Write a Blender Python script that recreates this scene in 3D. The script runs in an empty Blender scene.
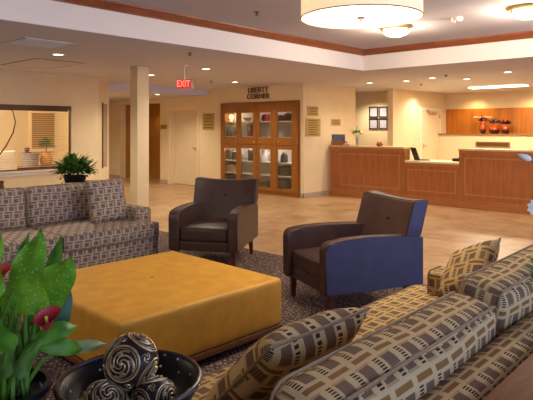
import bpy, bmesh, math, random
from mathutils import Vector, Matrix, Euler
random.seed(7)
PI = math.pi
COL = bpy.context.scene.collection

# ------------------------------------------------------------------ camera frame (room axes: X along the ottoman, Y towards the windows' opposite wall)
CAM = Vector((-9.4, -7.51, 1.5)); FW = Vector((0.7381, 0.6747, 0)); RT = Vector((0.6747, -0.7381, 0)); FL = 554.0
def at(px, py, d):
    """point seen at photo pixel (px,py) at d metres depth"""
    return CAM + FW*d + RT*((px-266.5)/FL*d) + Vector((0, 0, -(py-129)/FL*d))

# ------------------------------------------------------------------ materials
def lin(c): return tuple(((v/255)/12.92 if v/255 <= .04045 else ((v/255+.055)/1.055)**2.4) for v in c) + (1,)
MATS = {}
class NT:
    def __init__(s, m): s.t = m.node_tree; s.n = s.t.nodes; s.l = s.t.links
    def node(s, ty, **kw):
        n = s.n.new(ty)
        for k, v in kw.items(): setattr(n, k, v)
        return n
    def set(s, n, i, v):
        if isinstance(v, bpy.types.NodeSocket): s.l.new(v, n.inputs[i])
        else: n.inputs[i].default_value = v
    def math(s, op, a, b=0.0, c=0.0):
        n = s.node('ShaderNodeMath', operation=op)
        s.set(n, 0, a); s.set(n, 1, b)
        if op in ('MULTIPLY_ADD', 'COMPARE', 'SMOOTH_MIN'): s.set(n, 2, c)
        return n.outputs[0]
    def mix(s, f, a, b):
        n = s.node('ShaderNodeMix', data_type='RGBA'); s.set(n, 0, f); s.set(n, 6, a); s.set(n, 7, b); return n.outputs[2]
    def noise(s, vec, scale, detail=3, rough=.5):
        n = s.node('ShaderNodeTexNoise'); s.set(n, 'Vector', vec); s.set(n, 'Scale', scale); s.set(n, 'Detail', detail); s.set(n, 'Roughness', rough); return n.outputs['Fac']
    def coord(s, kind='Object', scale=(1, 1, 1), rot=(0, 0, 0)):
        c = s.node('ShaderNodeTexCoord'); m = s.node('ShaderNodeMapping'); s.l.new(c.outputs[kind], m.inputs[0])
        m.inputs['Scale'].default_value = scale; m.inputs['Rotation'].default_value = rot; return m.outputs[0]
    def ramp(s, f, stops):
        n = s.node('ShaderNodeValToRGB'); s.set(n, 0, f); e = n.color_ramp.elements
        while len(e) < len(stops): e.new(.5)
        for i, (p, c) in enumerate(stops): e[i].position = p; e[i].color = c
        return n.outputs[0]
    def bump(s, h, st, dist=.01):
        n = s.node('ShaderNodeBump'); s.set(n, 'Height', h); s.set(n, 'Strength', st); s.set(n, 'Distance', dist); s.l.new(n.outputs[0], s.bsdf.inputs['Normal'])
def mat(name, col, rough=.6, spec=.5, metal=0, emit=None, es=0, trans=0, ior=1.45, coat=0, noise=0, nscale=20, bump=0, bscale=200):
    if name in MATS: return MATS[name]
    m = bpy.data.materials.new(name); m.use_nodes = True; t = NT(m); b = m.node_tree.nodes['Principled BSDF']; t.bsdf = b
    c = lin(col)
    b.inputs['Base Color'].default_value = c; b.inputs['Roughness'].default_value = rough; b.inputs['Metallic'].default_value = metal
    b.inputs['Specular IOR Level'].default_value = spec; b.inputs['Transmission Weight'].default_value = trans; b.inputs['IOR'].default_value = ior
    b.inputs['Coat Weight'].default_value = coat
    if noise:
        f = t.noise(t.coord(), nscale, 4); k = tuple(max(0, v*(1-noise)) for v in c[:3]) + (1,); k2 = tuple(min(1, v*(1+noise)) for v in c[:3]) + (1,)
        t.l.new(t.ramp(f, [(.3, k), (.7, k2)]), b.inputs['Base Color'])
    if bump: t.bump(t.noise(t.coord(), bscale, 2), bump, .002)
    if emit: b.inputs['Emission Color'].default_value = lin(emit); b.inputs['Emission Strength'].default_value = es
    MATS[name] = m; m['nt'] = 1
    return m
def newmat(name, rough=.5, spec=.5):
    m = bpy.data.materials.new(name); m.use_nodes = True; t = NT(m); t.bsdf = m.node_tree.nodes['Principled BSDF']
    t.bsdf.inputs['Roughness'].default_value = rough; t.bsdf.inputs['Specular IOR Level'].default_value = spec; MATS[name] = m
    return m, t
def wood(name, c1, c2, scale=(6, 6, .5), rough=.4, coat=.1, nsc=3.0):
    m, t = newmat(name, rough); v = t.coord('Object', scale)
    f = t.noise(v, nsc, 6, .6); f2 = t.noise(v, nsc*9, 2, .5)
    f = t.math('ADD', t.math('MULTIPLY', f, .75), t.math('MULTIPLY', f2, .25))
    t.l.new(t.ramp(f, [(.36, lin(c1)), (.64, lin(c2))]), t.bsdf.inputs['Base Color']); t.bsdf.inputs['Coat Weight'].default_value = coat
    t.bsdf.inputs['Coat Roughness'].default_value = .25
    return m
M_wall = mat('cream wall paint', (228, 206, 164), .85, .2, noise=.03, nscale=3)
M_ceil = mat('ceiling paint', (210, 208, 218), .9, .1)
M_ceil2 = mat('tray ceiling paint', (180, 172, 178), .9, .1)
M_fascia = mat('white fascia paint', (226, 218, 214), .85, .2)
M_hall = mat('ochre hall wall', (176, 122, 52), .7, .3, noise=.06, nscale=2)
M_base = mat('stone baseboard', (178, 158, 136), .5, .4)
M_white = mat('white paint', (232, 222, 204), .6, .4)
M_door = mat('cream door', (226, 206, 168), .55, .4)
M_cherry = wood('cherry veneer', (150, 86, 40), (180, 110, 58), (9, 9, .6))
M_cherryh = wood('cherry veneer level grain', (160, 96, 46), (188, 120, 66), (6, .6, 9))
M_crown = wood('cherry crown molding', (112, 56, 30), (142, 76, 42), (1, 1, 8), .45)
M_cab = wood('honey cherry cabinet wood', (132, 78, 22), (160, 100, 36), (9, 9, .6))
M_orange = wood('amber wood panel', (176, 98, 16), (206, 126, 26), (5, 5, .4), .5)
M_top = mat('laminate worktop', (206, 168, 122), .4, .4, noise=.1, nscale=60)
M_lowtop = mat('cream laminate top', (232, 214, 170), .35, .4)
M_ledge = wood('brown ledge wood', (132, 88, 50), (156, 108, 62), (1, 8, 8))
M_dark = mat('dark slot', (88, 56, 30), .6)
M_brass = mat('brass', (222, 190, 120), .3, .5, 1)
M_nickel = mat('nickel', (200, 196, 188), .3, .5, 1)
M_goldp = mat('gold plaque', (178, 150, 84), .5, .5, .35)
M_goldt = mat('plaque text brown', (120, 92, 46), .6)
M_glass, _t = newmat('clear glass', .05)
_tr = _t.node('ShaderNodeBsdfTransparent'); _tr.inputs[0].default_value = (.94, .95, .95, 1); _gl = _t.node('ShaderNodeBsdfGlossy'); _gl.inputs['Roughness'].default_value = .03
_mx = _t.node('ShaderNodeMixShader'); _mx.inputs[0].default_value = .08; _t.l.new(_tr.outputs[0], _mx.inputs[1]); _t.l.new(_gl.outputs[0], _mx.inputs[2]); _t.l.new(_mx.outputs[0], _t.n['Material Output'].inputs[0])
M_legw = wood('dark cherry legs', (70, 26, 14), (104, 44, 24), (12, 12, 2), .35)
M_tablew = wood('console table wood', (96, 48, 22), (126, 70, 34), (.8, 8, 8), .4, 0)
M_tablew.node_tree.nodes['Principled BSDF'].inputs['Specular IOR Level'].default_value = .02
M_black = mat('black plastic', (22, 22, 24), .4)
M_blackg = mat('glazed black pot', (20, 18, 20), .3, .3)
M_lens = mat('lamp lens', (255, 250, 235), .5, emit=(255, 236, 200), es=6)
M_flu = mat('fluorescent lens', (255, 250, 235), .5, emit=(255, 238, 196), es=2.5)
M_shade = mat('pendant linen shade', (250, 232, 196), .8, emit=(255, 222, 170), es=.34)
M_diff = mat('pendant diffuser', (255, 240, 215), .6, emit=(255, 222, 176), es=.34)
M_flush = mat('flush glass', (255, 246, 226), .4, emit=(255, 238, 204), es=1.8)
M_exit = mat('exit letters', (255, 150, 130), .5, emit=(255, 120, 100), es=.9)
M_exitb = mat('exit sign face', (206, 60, 48), .5, emit=(230, 60, 46), es=.12)
M_blind = mat('cream blind slats', (226, 202, 158), .6)
M_bronze = mat('bronze window frame', (96, 72, 52), .5, .5, .3)
M_sign = mat('pewter letters', (118, 96, 70), .5, .5, .2)
M_pipe = mat('sofa piping', (140, 116, 84), .7, .3)
M_paper = mat('white paper', (232, 228, 220), .7)
M_print = mat('printed certificate', (176, 170, 178), .7, noise=.12, nscale=30)
M_vent = mat('vent grille', (198, 204, 216), .5)
M_hatch = mat('hatch panel', (210, 208, 218), .9, .1)

def mk_fabric(name, base, block, bar, dot, p=.115, q=.1):
    m, t = newmat(name, .7, .03)
    uv = t.node('ShaderNodeUVMap'); sx = t.node('ShaderNodeSeparateXYZ'); t.l.new(uv.outputs[0], sx.inputs[0])
    V = t.math('DIVIDE', sx.outputs[1], q); row = t.math('FLOOR', V)
    U = t.math('ADD', t.math('DIVIDE', sx.outputs[0], p), t.math('MULTIPLY', row, .5))
    u = t.math('FRACT', U); v = t.math('FRACT', V)
    def rng(x, a, b): return t.math('MULTIPLY', t.math('GREATER_THAN', x, a), t.math('LESS_THAN', x, b))
    blk = t.math('MULTIPLY', rng(u, .08, .52), rng(v, .08, .56))
    dt = t.math('MULTIPLY', t.math('MULTIPLY', rng(u, .64, .84), rng(v, .02, .62)), t.math('GREATER_THAN', t.math('FRACT', t.math('MULTIPLY', v, 10)), .42))
    br = t.math('MULTIPLY', rng(u, .1, .86), rng(v, .70, .88))
    ln = t.math('MULTIPLY', rng(u, .02, .58), t.math('LESS_THAN', t.math('ABSOLUTE', t.math('SUBTRACT', v, .04)), .035))
    st = t.math('MULTIPLY', t.math('GREATER_THAN', t.math('FRACT', t.math('MULTIPLY', u, 24)), .5), .22)
    blkc = t.mix(st, lin(block), lin(base))
    c = t.mix(blk, lin(base), blkc); c = t.mix(br, c, lin(bar)); c = t.mix(dt, c, lin(dot)); c = t.mix(t.math('MULTIPLY', ln, .5), c, lin(bar))
    weave = t.noise(t.coord('Object'), 260, 2)
    c2 = t.mix(t.math('MULTIPLY', weave, .25), c, lin((90, 76, 62)))
    t.l.new(c2, t.bsdf.inputs['Base Color']); 
    t.bump(weave, .25, .002)
    return m
M_fabric = mk_fabric('basketweave upholstery', (200, 172, 122), (100, 74, 60), (138, 98, 52), (52, 42, 36))
M_fabric2 = mk_fabric('basketweave upholstery cool light tint', (180, 164, 148), (98, 84, 90), (110, 88, 76), (70, 58, 60), .105, .078)  # same upholstery, bluish cast of the light mixed into its colours

def mk_leather():
    m, t = newmat('brown leather', .42, .35); n = t.noise(t.coord(), 7, 4)
    t.l.new(t.ramp(n, [(.3, lin((58, 39, 34))), (.7, lin((72, 50, 44)))]), t.bsdf.inputs['Base Color'])
    t.bsdf.inputs['Coat Weight'].default_value = .12; t.bsdf.inputs['Coat Roughness'].default_value = .3
    t.bump(t.noise(t.coord(), 240, 2), .12, .002); return m
M_leather = mk_leather()
def mk_bluelit():
    m, t = newmat('leather with blue window light', .5, .5); n = t.noise(t.coord(), 6, 3)
    t.l.new(t.ramp(n, [(.3, lin((56, 57, 84))), (.7, lin((64, 65, 96)))]), t.bsdf.inputs['Base Color'])
    t.bump(t.noise(t.coord(), 240, 2), .12, .002); return m
M_bluelit = mk_bluelit()  # chair leather with the window's blue reflection put into its colour
def mk_mustard():
    m, t = newmat('mustard suede vinyl', .5, .35); n = t.noise(t.coord(), 9, 5, .6)
    t.l.new(t.ramp(n, [(.3, lin((196, 142, 44))), (.7, lin((214, 160, 58)))]), t.bsdf.inputs['Base Color'])
    t.bump(t.noise(t.coord(), 90, 3), .1, .003); return m
M_must = mk_mustard()
def mk_floor():
    m, t = newmat('tan tile floor', .34, .3)
    v = t.coord('Object', (1, 1, 1), (0, 0, PI/2))
    b = t.node('ShaderNodeTexBrick'); t.l.new(v, b.inputs['Vector']); b.offset = .5
    for k, x in (('Scale', 1), ('Mortar Size', .004), ('Brick Width', .46), ('Row Height', .46), ('Bias', 0)): b.inputs[k].default_value = x
    b.inputs['Color1'].default_value = lin((178, 142, 102)); b.inputs['Color2'].default_value = lin((146, 108, 74)); b.inputs['Mortar'].default_value = lin((128, 94, 62))
    g = t.noise(t.coord('Object', (2.2, 1.3, 1)), 2.6, 6, .66)
    c = t.mix(t.math('MULTIPLY', t.math('SUBTRACT', g, .38), 2.4), b.outputs[0], lin((198, 164, 120)))
    t.l.new(c, t.bsdf.inputs['Base Color']); return m
M_floor = mk_floor()
def mk_carpet():
    m, t = newmat('speckled dark carpet', .95, .1)
    v = t.coord('Object', (1, 1, 1), (0, 0, .6))
    vo = t.node('ShaderNodeTexVoronoi'); t.l.new(v, vo.inputs['Vector']); vo.inputs['Scale'].default_value = 32; vo.inputs['Randomness'].default_value = .55
    sp = t.math('LESS_THAN', vo.outputs['Distance'], .36)
    hue = t.noise(t.coord(), 40, 2)
    spc = t.ramp(hue, [(.42, lin((140, 110, 86))), (.5, lin((120, 102, 104))), (.6, lin((178, 150, 120)))])
    n2 = t.noise(t.coord(), 120, 2)
    basec = t.ramp(n2, [(.4, lin((54, 48, 54))), (.62, lin((98, 84, 84)))])
    t.l.new(t.mix(sp, basec, spc), t.bsdf.inputs['Base Color']); t.bump(n2, .6, .01); return m
M_carpet = mk_carpet()
def mk_leaf(name, c1, c2, spots=False):
    m, t = newmat(name, .42, .22); n = t.noise(t.coord(), 14, 3)
    c = t.ramp(n, [(.3, lin(c1)), (.7, lin(c2))])
    if spots:
        vo = t.node('ShaderNodeTexVoronoi'); t.l.new(t.coord(), vo.inputs['Vector']); vo.inputs['Scale'].default_value = 110
        c = t.mix(t.math('MULTIPLY', t.math('LESS_THAN', vo.outputs['Distance'], .2), .7), c, lin((188, 208, 110)))
    t.l.new(c, t.bsdf.inputs['Base Color']); t.bsdf.inputs['Subsurface Weight'].default_value = 0; return m
M_leafs = mk_leaf('speckled calla leaf', (70, 122, 18), (122, 170, 36), True)
M_leaf = mk_leaf('green leaf', (48, 98, 20), (102, 148, 40))
M_leafb = mk_leaf('blue green leaf', (58, 92, 70), (92, 122, 92))
M_leafd = mk_leaf('dark foliage', (30, 66, 24), (98, 132, 52))
M_stem = mat('green stem', (84, 124, 34), .5)
M_red = mat('red petal', (168, 40, 44), .5, noise=.15, nscale=30)
M_yel = mat('yellow petal', (236, 206, 60), .5)
M_wht = mat('white petal', (246, 236, 212), .6, .1)

# ------------------------------------------------------------------ mesh helpers
def box(bm, x0, x1, y0, y1, z0, z1, bev=0, seg=2):
    v = [bm.verts.new(p) for p in ((x0,y0,z0),(x1,y0,z0),(x1,y1,z0),(x0,y1,z0),(x0,y0,z1),(x1,y0,z1),(x1,y1,z1),(x0,y1,z1))]
    fs = [bm.faces.new([v[i] for i in q]) for q in ((3,2,1,0),(4,5,6,7),(0,1,5,4),(1,2,6,5),(2,3,7,6),(3,0,4,7))]
    if bev:
        es = list({e for f in fs for e in f.edges}); bmesh.ops.bevel(bm, geom=es, offset=bev, segments=seg, affect='EDGES', profile=.5)
def frame_of(d):
    d = d.normalized(); a = Vector((0,0,1)) if abs(d.z) < .9 else Vector((1,0,0)); u = d.cross(a).normalized(); return u, d.cross(u).normalized()
def tube(bm, pts, r, closed=False, seg=8, cap=True):
    pts = [Vector(p) for p in pts]; n = len(pts); rs = r if isinstance(r, (list, tuple)) else [r]*n; rings = []
    u = None
    for i, p in enumerate(pts):
        a = pts[i-1] if (i or closed) else p; b = pts[(i+1) % n] if (i < n-1 or closed) else p
        d = (b-a).normalized()
        if u is None: u, w = frame_of(d)
        else:
            u = (u - d*u.dot(d))
            u = u.normalized() if u.length > 1e-6 else frame_of(d)[0]
            w = d.cross(u)
        rings.append([bm.verts.new(p + (u*math.cos(2*PI*k/seg) + w*math.sin(2*PI*k/seg))*rs[i]) for k in range(seg)])
    for i in range(n if closed else n-1):
        A, B = rings[i], rings[(i+1) % n]
        for k in range(seg): bm.faces.new((A[k], A[(k+1)%seg], B[(k+1)%seg], B[k]))
    if cap and not closed: bm.faces.new(rings[0][::-1]); bm.faces.new(rings[-1])
def lathe(bm, prof, c=(0,0,0), seg=32, sy=1.0):
    c = Vector(c); rings = []
    for r, z in prof:
        if r < 1e-5: rings.append([bm.verts.new(c + Vector((0,0,z)))])
        else: rings.append([bm.verts.new(c + Vector((r*math.cos(2*PI*k/seg), sy*r*math.sin(2*PI*k/seg), z))) for k in range(seg)])
    for A, B in zip(rings, rings[1:]):
        for k in range(seg):
            a, b = A[k % len(A)], A[(k+1) % len(A)]; c2, d = B[(k+1) % len(B)], B[k % len(B)]
            f = []
            for x in (a, b, c2, d):
                if x not in f: f.append(x)
            if len(f) > 2: bm.faces.new(f)
def sphere(bm, c, r, seg=16, ring=10, sz=1):
    lathe(bm, [(r*math.sin(PI*i/ring), -r*sz*math.cos(PI*i/ring)) for i in range(ring+1)], c, seg)
def ax_samples(h, r, n):
    inner = max(h-r, 0); s = [-h + r*(1-math.cos(PI/2*i/3)) for i in range(3)]
    s += [-inner + 2*inner*i/n for i in range(n+1)]
    s += [h - r*(1-math.cos(PI/2*i/3)) for i in (2, 1, 0)]
    return s
def softbox(bm, c, h, r, puff=(0,0,0), n=8, M=None, wr=0):
    """rounded upholstered block with crowned faces, box-mapped UVs in metres"""
    uvl = bm.loops.layers.uv.verify(); c = Vector(c)
    S = [ax_samples(h[i], r, n) for i in range(3)]
    vc = {}
    seed = random.random()*50
    def vert(p):
        k = tuple(round(x, 5) for x in p)
        if k in vc: return vc[k]
        q = Vector([max(-(h[i]-r), min(h[i]-r, p[i])) for i in range(3)]); d = Vector(p)-q
        v = q + (d.normalized()*r if d.length > 1e-9 else d)
        t = [max(-1, min(1, p[i]/h[i])) for i in range(3)]
        o = Vector((0,0,0))
        for i in range(3):
            if puff[i]:
                j, l = (i+1)%3, (i+2)%3
                o[i] = puff[i]*t[i]*(1-t[j]**4)**.8*(1-t[l]**4)**.8 if abs(t[i]) > .2 else 0
                o[i] = puff[i]*(1 if t[i] > 0 else -1)*abs(t[i])*(1-t[j]**2)**.7*(1-t[l]**2)**.7
        v = v + o
        if wr:
            v += Vector((math.sin(v.y*17+seed), math.sin(v.z*19+v.x*7+seed), math.sin(v.x*15+v.y*9+seed)))*wr
        if M: v = M @ v
        vc[k] = bm.verts.new(v + c); return vc[k]
    for ax in range(3):
        j, l = (ax+1)%3, (ax+2)%3
        for sg in (-1, 1):
            for a in range(len(S[j])-1):
                for b in range(len(S[l])-1):
                    quad = []
                    for (aa, bb) in ((a,b),(a+1,b),(a+1,b+1),(a,b+1)):
                        p = [0,0,0]; p[ax] = sg*h[ax]; p[j] = S[j][aa]; p[l] = S[l][bb]; quad.append(p)
                    if sg < 0: quad = quad[::-1]
                    vs = [vert(p) for p in quad]
                    if len(set(vs)) < 4: continue
                    try: f = bm.faces.new(vs)
                    except ValueError: continue
                    f.smooth = True
                    for lo, p in zip(f.loops, quad):
                        w = Vector(p) + c
                        lo[uvl].uv = (w.x, w.y) if ax == 2 else ((w.x, w.z) if ax == 1 else (w.y, w.z))
def rrect(c, ax, off, h, r, M=None, ns=10):
    """closed rounded-rectangle path on the face perpendicular to axis ax, at offset off"""
    j, l = (ax+1)%3, (ax+2)%3; pts = []
    ij, il = h[j]-r, h[l]-r; e = r
    for (sj, sl, a0) in ((1,1,0),(-1,1,PI/2),(-1,-1,PI),(1,-1,1.5*PI)):
        for k in range(4):
            a = a0 + PI/2*k/3; p = [0,0,0]; p[ax] = off; p[j] = sj*ij + e*math.cos(a); p[l] = sl*il + e*math.sin(a); pts.append(Vector(p))
    if M: pts = [M @ p for p in pts]
    return [p + Vector(c) for p in pts]
def make_mesh(name, bm, m, smooth=False):
    bmesh.ops.recalc_face_normals(bm, faces=bm.faces)
    me = bpy.data.meshes.new(name); bm.to_mesh(me); bm.free()
    for k in (m if isinstance(m, (list, tuple)) else [m]): me.materials.append(k)
    if smooth:
        for p in me.polygons: p.use_smooth = True
        if smooth == 2: me.set_sharp_from_angle(angle=math.radians(40))
    return me
def obj(name, bm, m, parent=None, smooth=2, loc=None, rot=None):
    o = bpy.data.objects.new(name, make_mesh(name, bm, m, smooth)); COL.objects.link(o)
    if parent: o.parent = parent
    if loc: o.location = loc
    if rot: o.rotation_euler = rot
    return o
def tag(o, label, cat, group=None):
    o['label'] = label; o['category'] = cat
    if group: o['group'] = group
    return o
def thing(name, label, cat, loc=(0,0,0), rz=0, group=None):
    o = bpy.data.objects.new(name, None); COL.objects.link(o); o.location = loc; o.rotation_euler = (0,0,rz); o.empty_display_size = .1
    return tag(o, label, cat, group)
def struct(name, bm, m, parent=None, smooth=0):
    o = obj(name, bm, m, parent, smooth)
    if not parent: o['kind'] = 'structure'
    return o
def B(*boxes, bev=0):
    bm = bmesh.new()
    for b in boxes: box(bm, *b, bev=bev)
    return bm
def kids(o): return [x for x in bpy.data.objects if x.parent == o]
def dup(o, loc=None, rz=None, label=None, group=None, parent=None):
    c = o.copy(); COL.objects.link(c)
    if parent: c.parent = parent
    if loc is not None: c.location = loc
    if rz is not None: c.rotation_euler = (0, 0, rz)
    if label: c['label'] = label
    if group: c['group'] = group
    for k in kids(o): dup(k, parent=c)
    return c
def textmesh(body, size, ext=.004, bold=0):
    cu = bpy.data.curves.new('lettering', 'FONT'); cu.body = body; cu.size = size; cu.extrude = ext; cu.align_x = 'CENTER'; cu.align_y = 'CENTER'; cu.offset = bold; cu.space_line = .85
    o = bpy.data.objects.new('lettering', cu); COL.objects.link(o); dg = bpy.context.evaluated_depsgraph_get(); dg.update()
    me = bpy.data.meshes.new_from_object(o.evaluated_get(dg)); bpy.data.objects.remove(o); return me

# ================================================================== ROOM SHELL
H = 2.5; HT = 2.85
struct('floor', B((-12, 8, -9.8, 10, -.1, 0)), M_floor)
struct('floor_carpet_base', B((-12, -4.45, -9.5, 0.6, 0, .006)), M_carpet).name = 'floor_carpet'
T = .2
struct('wall_cabinet_side', B((0, T, 0.0, .092, 0, H), (0, T, .092, 2.588, 2.131, H), (0, T, 2.588, 3.52, 0, H), (0, T, 3.52, 4.66, 2.0, H), (0, T, 4.66, 5.1, 0, H), (0, T, 5.1, 7.1, 2.23, H), (0, T, 7.1, 9.4, 0, H),
    (.45, .5, 0.15, 2.8, 0, H)), M_wall)
struct('wall_plaques', B((T, 2.03, 0, .15, 0, H)), M_wall)
struct('wall_corridor_back', B((3.6, 3.75, -.45, 4, 0, H)), M_wall)
struct('wall_corridor_left', B((2.03, 3.6, 3, 3.1, 0, H)), M_wall)
struct('wall_reception_left', B((2.78, 4.14, -.6, -.45, 0, H), (4.14, 5.39, -.6, -.45, 2.03, H), (5.39, 5.85, -.6, -.45, 0, H)), M_wall)
struct('wall_reception_door_backing', B((4.0, 5.6, -.44, -.40, 0, H)), M_wall).name = 'wall_door_backing'
struct('wall_reception_back', B((5.8, 5.95, -9.8, -.6, 0, H)), M_wall)
struct('wall_half_height', B((5.25, 5.4, -9.5, -.6, 0, 1.34)), M_door)
struct('wall_window_side', B((-12, -3.72, 2.07, 2.2, 0, .78), (-12, -3.72, 2.07, 2.2, 1.92, H), (-12, -6.75, 2.07, 2.2, .78, 1.92), (-4.27, -3.72, 2.07, 2.2, .78, 1.92)), M_wall)
# chamfered wall corner with a narrow sidelight
bm = bmesh.new()
def seg_wall(bm, a, b, t, z0, z1):
    a = Vector(a); b = Vector(b); d = (b-a).normalized(); n = Vector((-d.y, d.x))*t
    q = [a, b, b+n, a+n]; lo = [bm.verts.new((p.x, p.y, z0)) for p in q]; hi = [bm.verts.new((p.x, p.y, z1)) for p in q]
    bm.faces.new(lo[::-1]); bm.faces.new(hi)
    for i in range(4): bm.faces.new((lo[i], lo[(i+1)%4], hi[(i+1)%4], hi[i]))
c0 = Vector((-3.72, 2.07)); c1 = Vector((-3.62, 2.15)); cw0 = Vector((-3.555, 2.205)); cw1 = Vector((-3.355, 2.345)); c2 = Vector((-3.24, 2.46))
seg_wall(bm, c0, c1, .12, 0, H); seg_wall(bm, c1, cw0, .12, 0, H); seg_wall(bm, cw1, c2, .12, 0, H)
seg_wall(bm, cw0, cw1, .12, 0, .75); seg_wall(bm, cw0, cw1, .12, 2.0, H); seg_wall(bm, c2, (-3.2, 9.4), .12, 0, H)
struct('wall_rounded_corner', bm, M_wall)
bm = bmesh.new(); seg_wall(bm, cw0, cw1, .05, .75, 2.0)
w2 = struct('window_2', bm, mat('sidelight glass', (176, 152, 120), .15))
bm = bmesh.new(); seg_wall(bm, cw0+Vector((.0,-.012)), cw0+Vector((.045,.02)), .03, .73, 2.02); struct('window_frame', bm, M_bronze, w2)
struct('wall_far_end', B((-12, 2, 9.3, 9.45, 0, H)), M_wall)
struct('wall_left_end', B((-12.15, -12, -9.8, 9.45, 0, HT)), M_wall)
struct('wall_hall_recess', B((.9, 1.0, 4.9, 7.4, 0, H), (T, .9, 5.0, 5.1, 0, H), (T, .9, 7.1, 7.2, 0, H)), M_hall)
struct('wall_column', B((-4.31, -4.09, -.09, .11, 0, H), bev=.004), M_wall)
# window wall (behind the camera): daylight enters here
wx = [(-11, -8.2), (-7.6, -4.8), (-4.2, -1.4)]
pcs = [(-12, 6.45, -9.8, -9.65, 0, .6), (-12, 6.45, -9.8, -9.65, 2.35, HT)]
ed = [-12] + [v for p in wx for v in p] + [6.45]
for i in range(0, len(ed), 2): pcs.append((ed[i], ed[i+1], -9.8, -9.65, .6, 2.35))
struct('wall_daylight_side', B(*pcs), M_wall)
for i, (a, b) in enumerate(wx):
    wn = struct('window_%d' % (i+3), B((a, b, -9.74, -9.7, .6, .66), (a, b, -9.74, -9.7, 2.29, 2.35), (a, a+.06, -9.74, -9.7, .66, 2.29), (b-.06, b, -9.74, -9.7, .66, 2.29), ((a+b)/2-.03, (a+b)/2+.03, -9.74, -9.7, .66, 2.29)), M_white)
# ceilings
struct('ceiling', B((-12, 6.45, -2.3, 3.1, H, HT), (-1.25, 6.45, -9.8, -2.3, H, HT), (-12, 6.45, 3.1, 9.45, 2.35, HT)), M_ceil)
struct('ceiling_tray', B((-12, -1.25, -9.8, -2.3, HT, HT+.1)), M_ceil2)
struct('trim_1', B((-12, -1.25, -2.315, -2.3, H+.001, HT)), M_fascia)
struct('trim_2', B((-1.265, -1.25, -9.8, -2.315, H+.001, HT)), M_fascia)
def crown(path_ax):
    prof = [(0, -.095), (.012, -.095), (.016, -.08), (.03, -.07), (.045, -.045), (.062, -.028), (.075, -.02), (.08, 0), (0, 0)]
    bm = bmesh.new()
    L = []
    for (o, z) in prof:
        if path_ax == 'x': a, b = (-12, -2.315-o, HT+z), (-1.265-o, -2.315-o, HT+z)
        else: a, b = (-1.265-o, -2.315-o, HT+z), (-1.265-o, -9.65, HT+z)
        L.append((bm.verts.new(a), bm.verts.new(b)))
    n = len(L)
    for i in range(n): bm.faces.new((L[i][0], L[i][1], L[(i+1)%n][1], L[(i+1)%n][0]))
    bm.faces.new([l[0] for l in L]); bm.faces.new([l[1] for l in L][::-1])
    return bm
struct('trim_3', crown('x'), M_crown, smooth=2); struct('trim_4', crown('y'), M_crown, smooth=2)
# baseboards
struct('baseboard_plaques', B((-.012, .84, -.014, -.001, 0, .1), (-.012, 0, -.014, .07, 0, .1)), M_base)
struct('baseboard_cabinet_side', B((-.012, 0, 2.61, 3.45, 0, .1), (-.012, 0, 4.72, 5.1, 0, .1), (-.012, 0, 7.1, 9.3, 0, .1)), M_base)
struct('baseboard_window_side', B((-12, -3.72, 2.056, 2.07, 0, .1)), M_base)
struct('baseboard_column', B((-4.325, -4.075, -.105, .125, 0, .1)), M_base)
# window between lobby and office
w1 = struct('window_1', B((-6.75, -4.27, 2.10, 2.14, 1.86, 1.92), (-6.75, -4.27, 2.10, 2.14, .78, .80), (-4.295, -4.27, 2.10, 2.14, .8, 1.86), (-6.75, -6.69, 2.10, 2.14, .8, 1.86)), M_bronze)
struct('window_sill', B((-6.8, -4.22, 2.01, 2.19, .745, .78), (-6.8, -4.22, 2.045, 2.07, .69, .745), bev=.004), M_white, w1)
struct('blind_headrail', B((-6.69, -4.33, 2.08, 2.13, 1.82, 1.875)), M_bronze, w1)
bl = bmesh.new(); z = .83
while z < 1.82: box(bl, -6.68, -4.34, 2.105, 2.127, z, z+.008); z += .038
struct('blind_slats', bl, M_blind, w1)
# office beyond the window
struct('wall_office_back', B((-9, -3.2, 4.6, 4.7, 0, H)), M_wall)
struct('wall_office_left', B((-9.1, -9, 2.2, 4.7, 0, H)), M_wall)
# ------------- office contents
def onY(px, py, y):
    s = (px-266.5)/FL; ry = FW.y + RT.y*s; d = (y-CAM.y)/ry; return at(px, py, d)
def onX(px, py, x):
    s = (px-266.5)/FL; rx = FW.x + RT.x*s; d = (x-CAM.x)/rx; return at(px, py, d)
a = onY(31, 113, 4.59); b = onY(59, 148, 4.59)
t = thing('shaded_window', 'shaded inner window with pale frame on the office back wall', 'window', (0,0,0))
fr = .06
obj('frame', B((a.x-fr, b.x+fr, 4.54, 4.6, a.z, a.z+fr), (a.x-fr, b.x+fr, 4.54, 4.6, b.z-fr, b.z), (a.x-fr, a.x, 4.54, 4.6, b.z, a.z), (b.x, b.x+fr, 4.54, 4.6, b.z, a.z)), mat('pale frame', (250, 226, 178), .6), t, 0)
obj('roller_shade', B((a.x, b.x, 4.57, 4.6, b.z, a.z)), mat('tan roller shade', (168, 136, 84), .8), t, 0)
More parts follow.
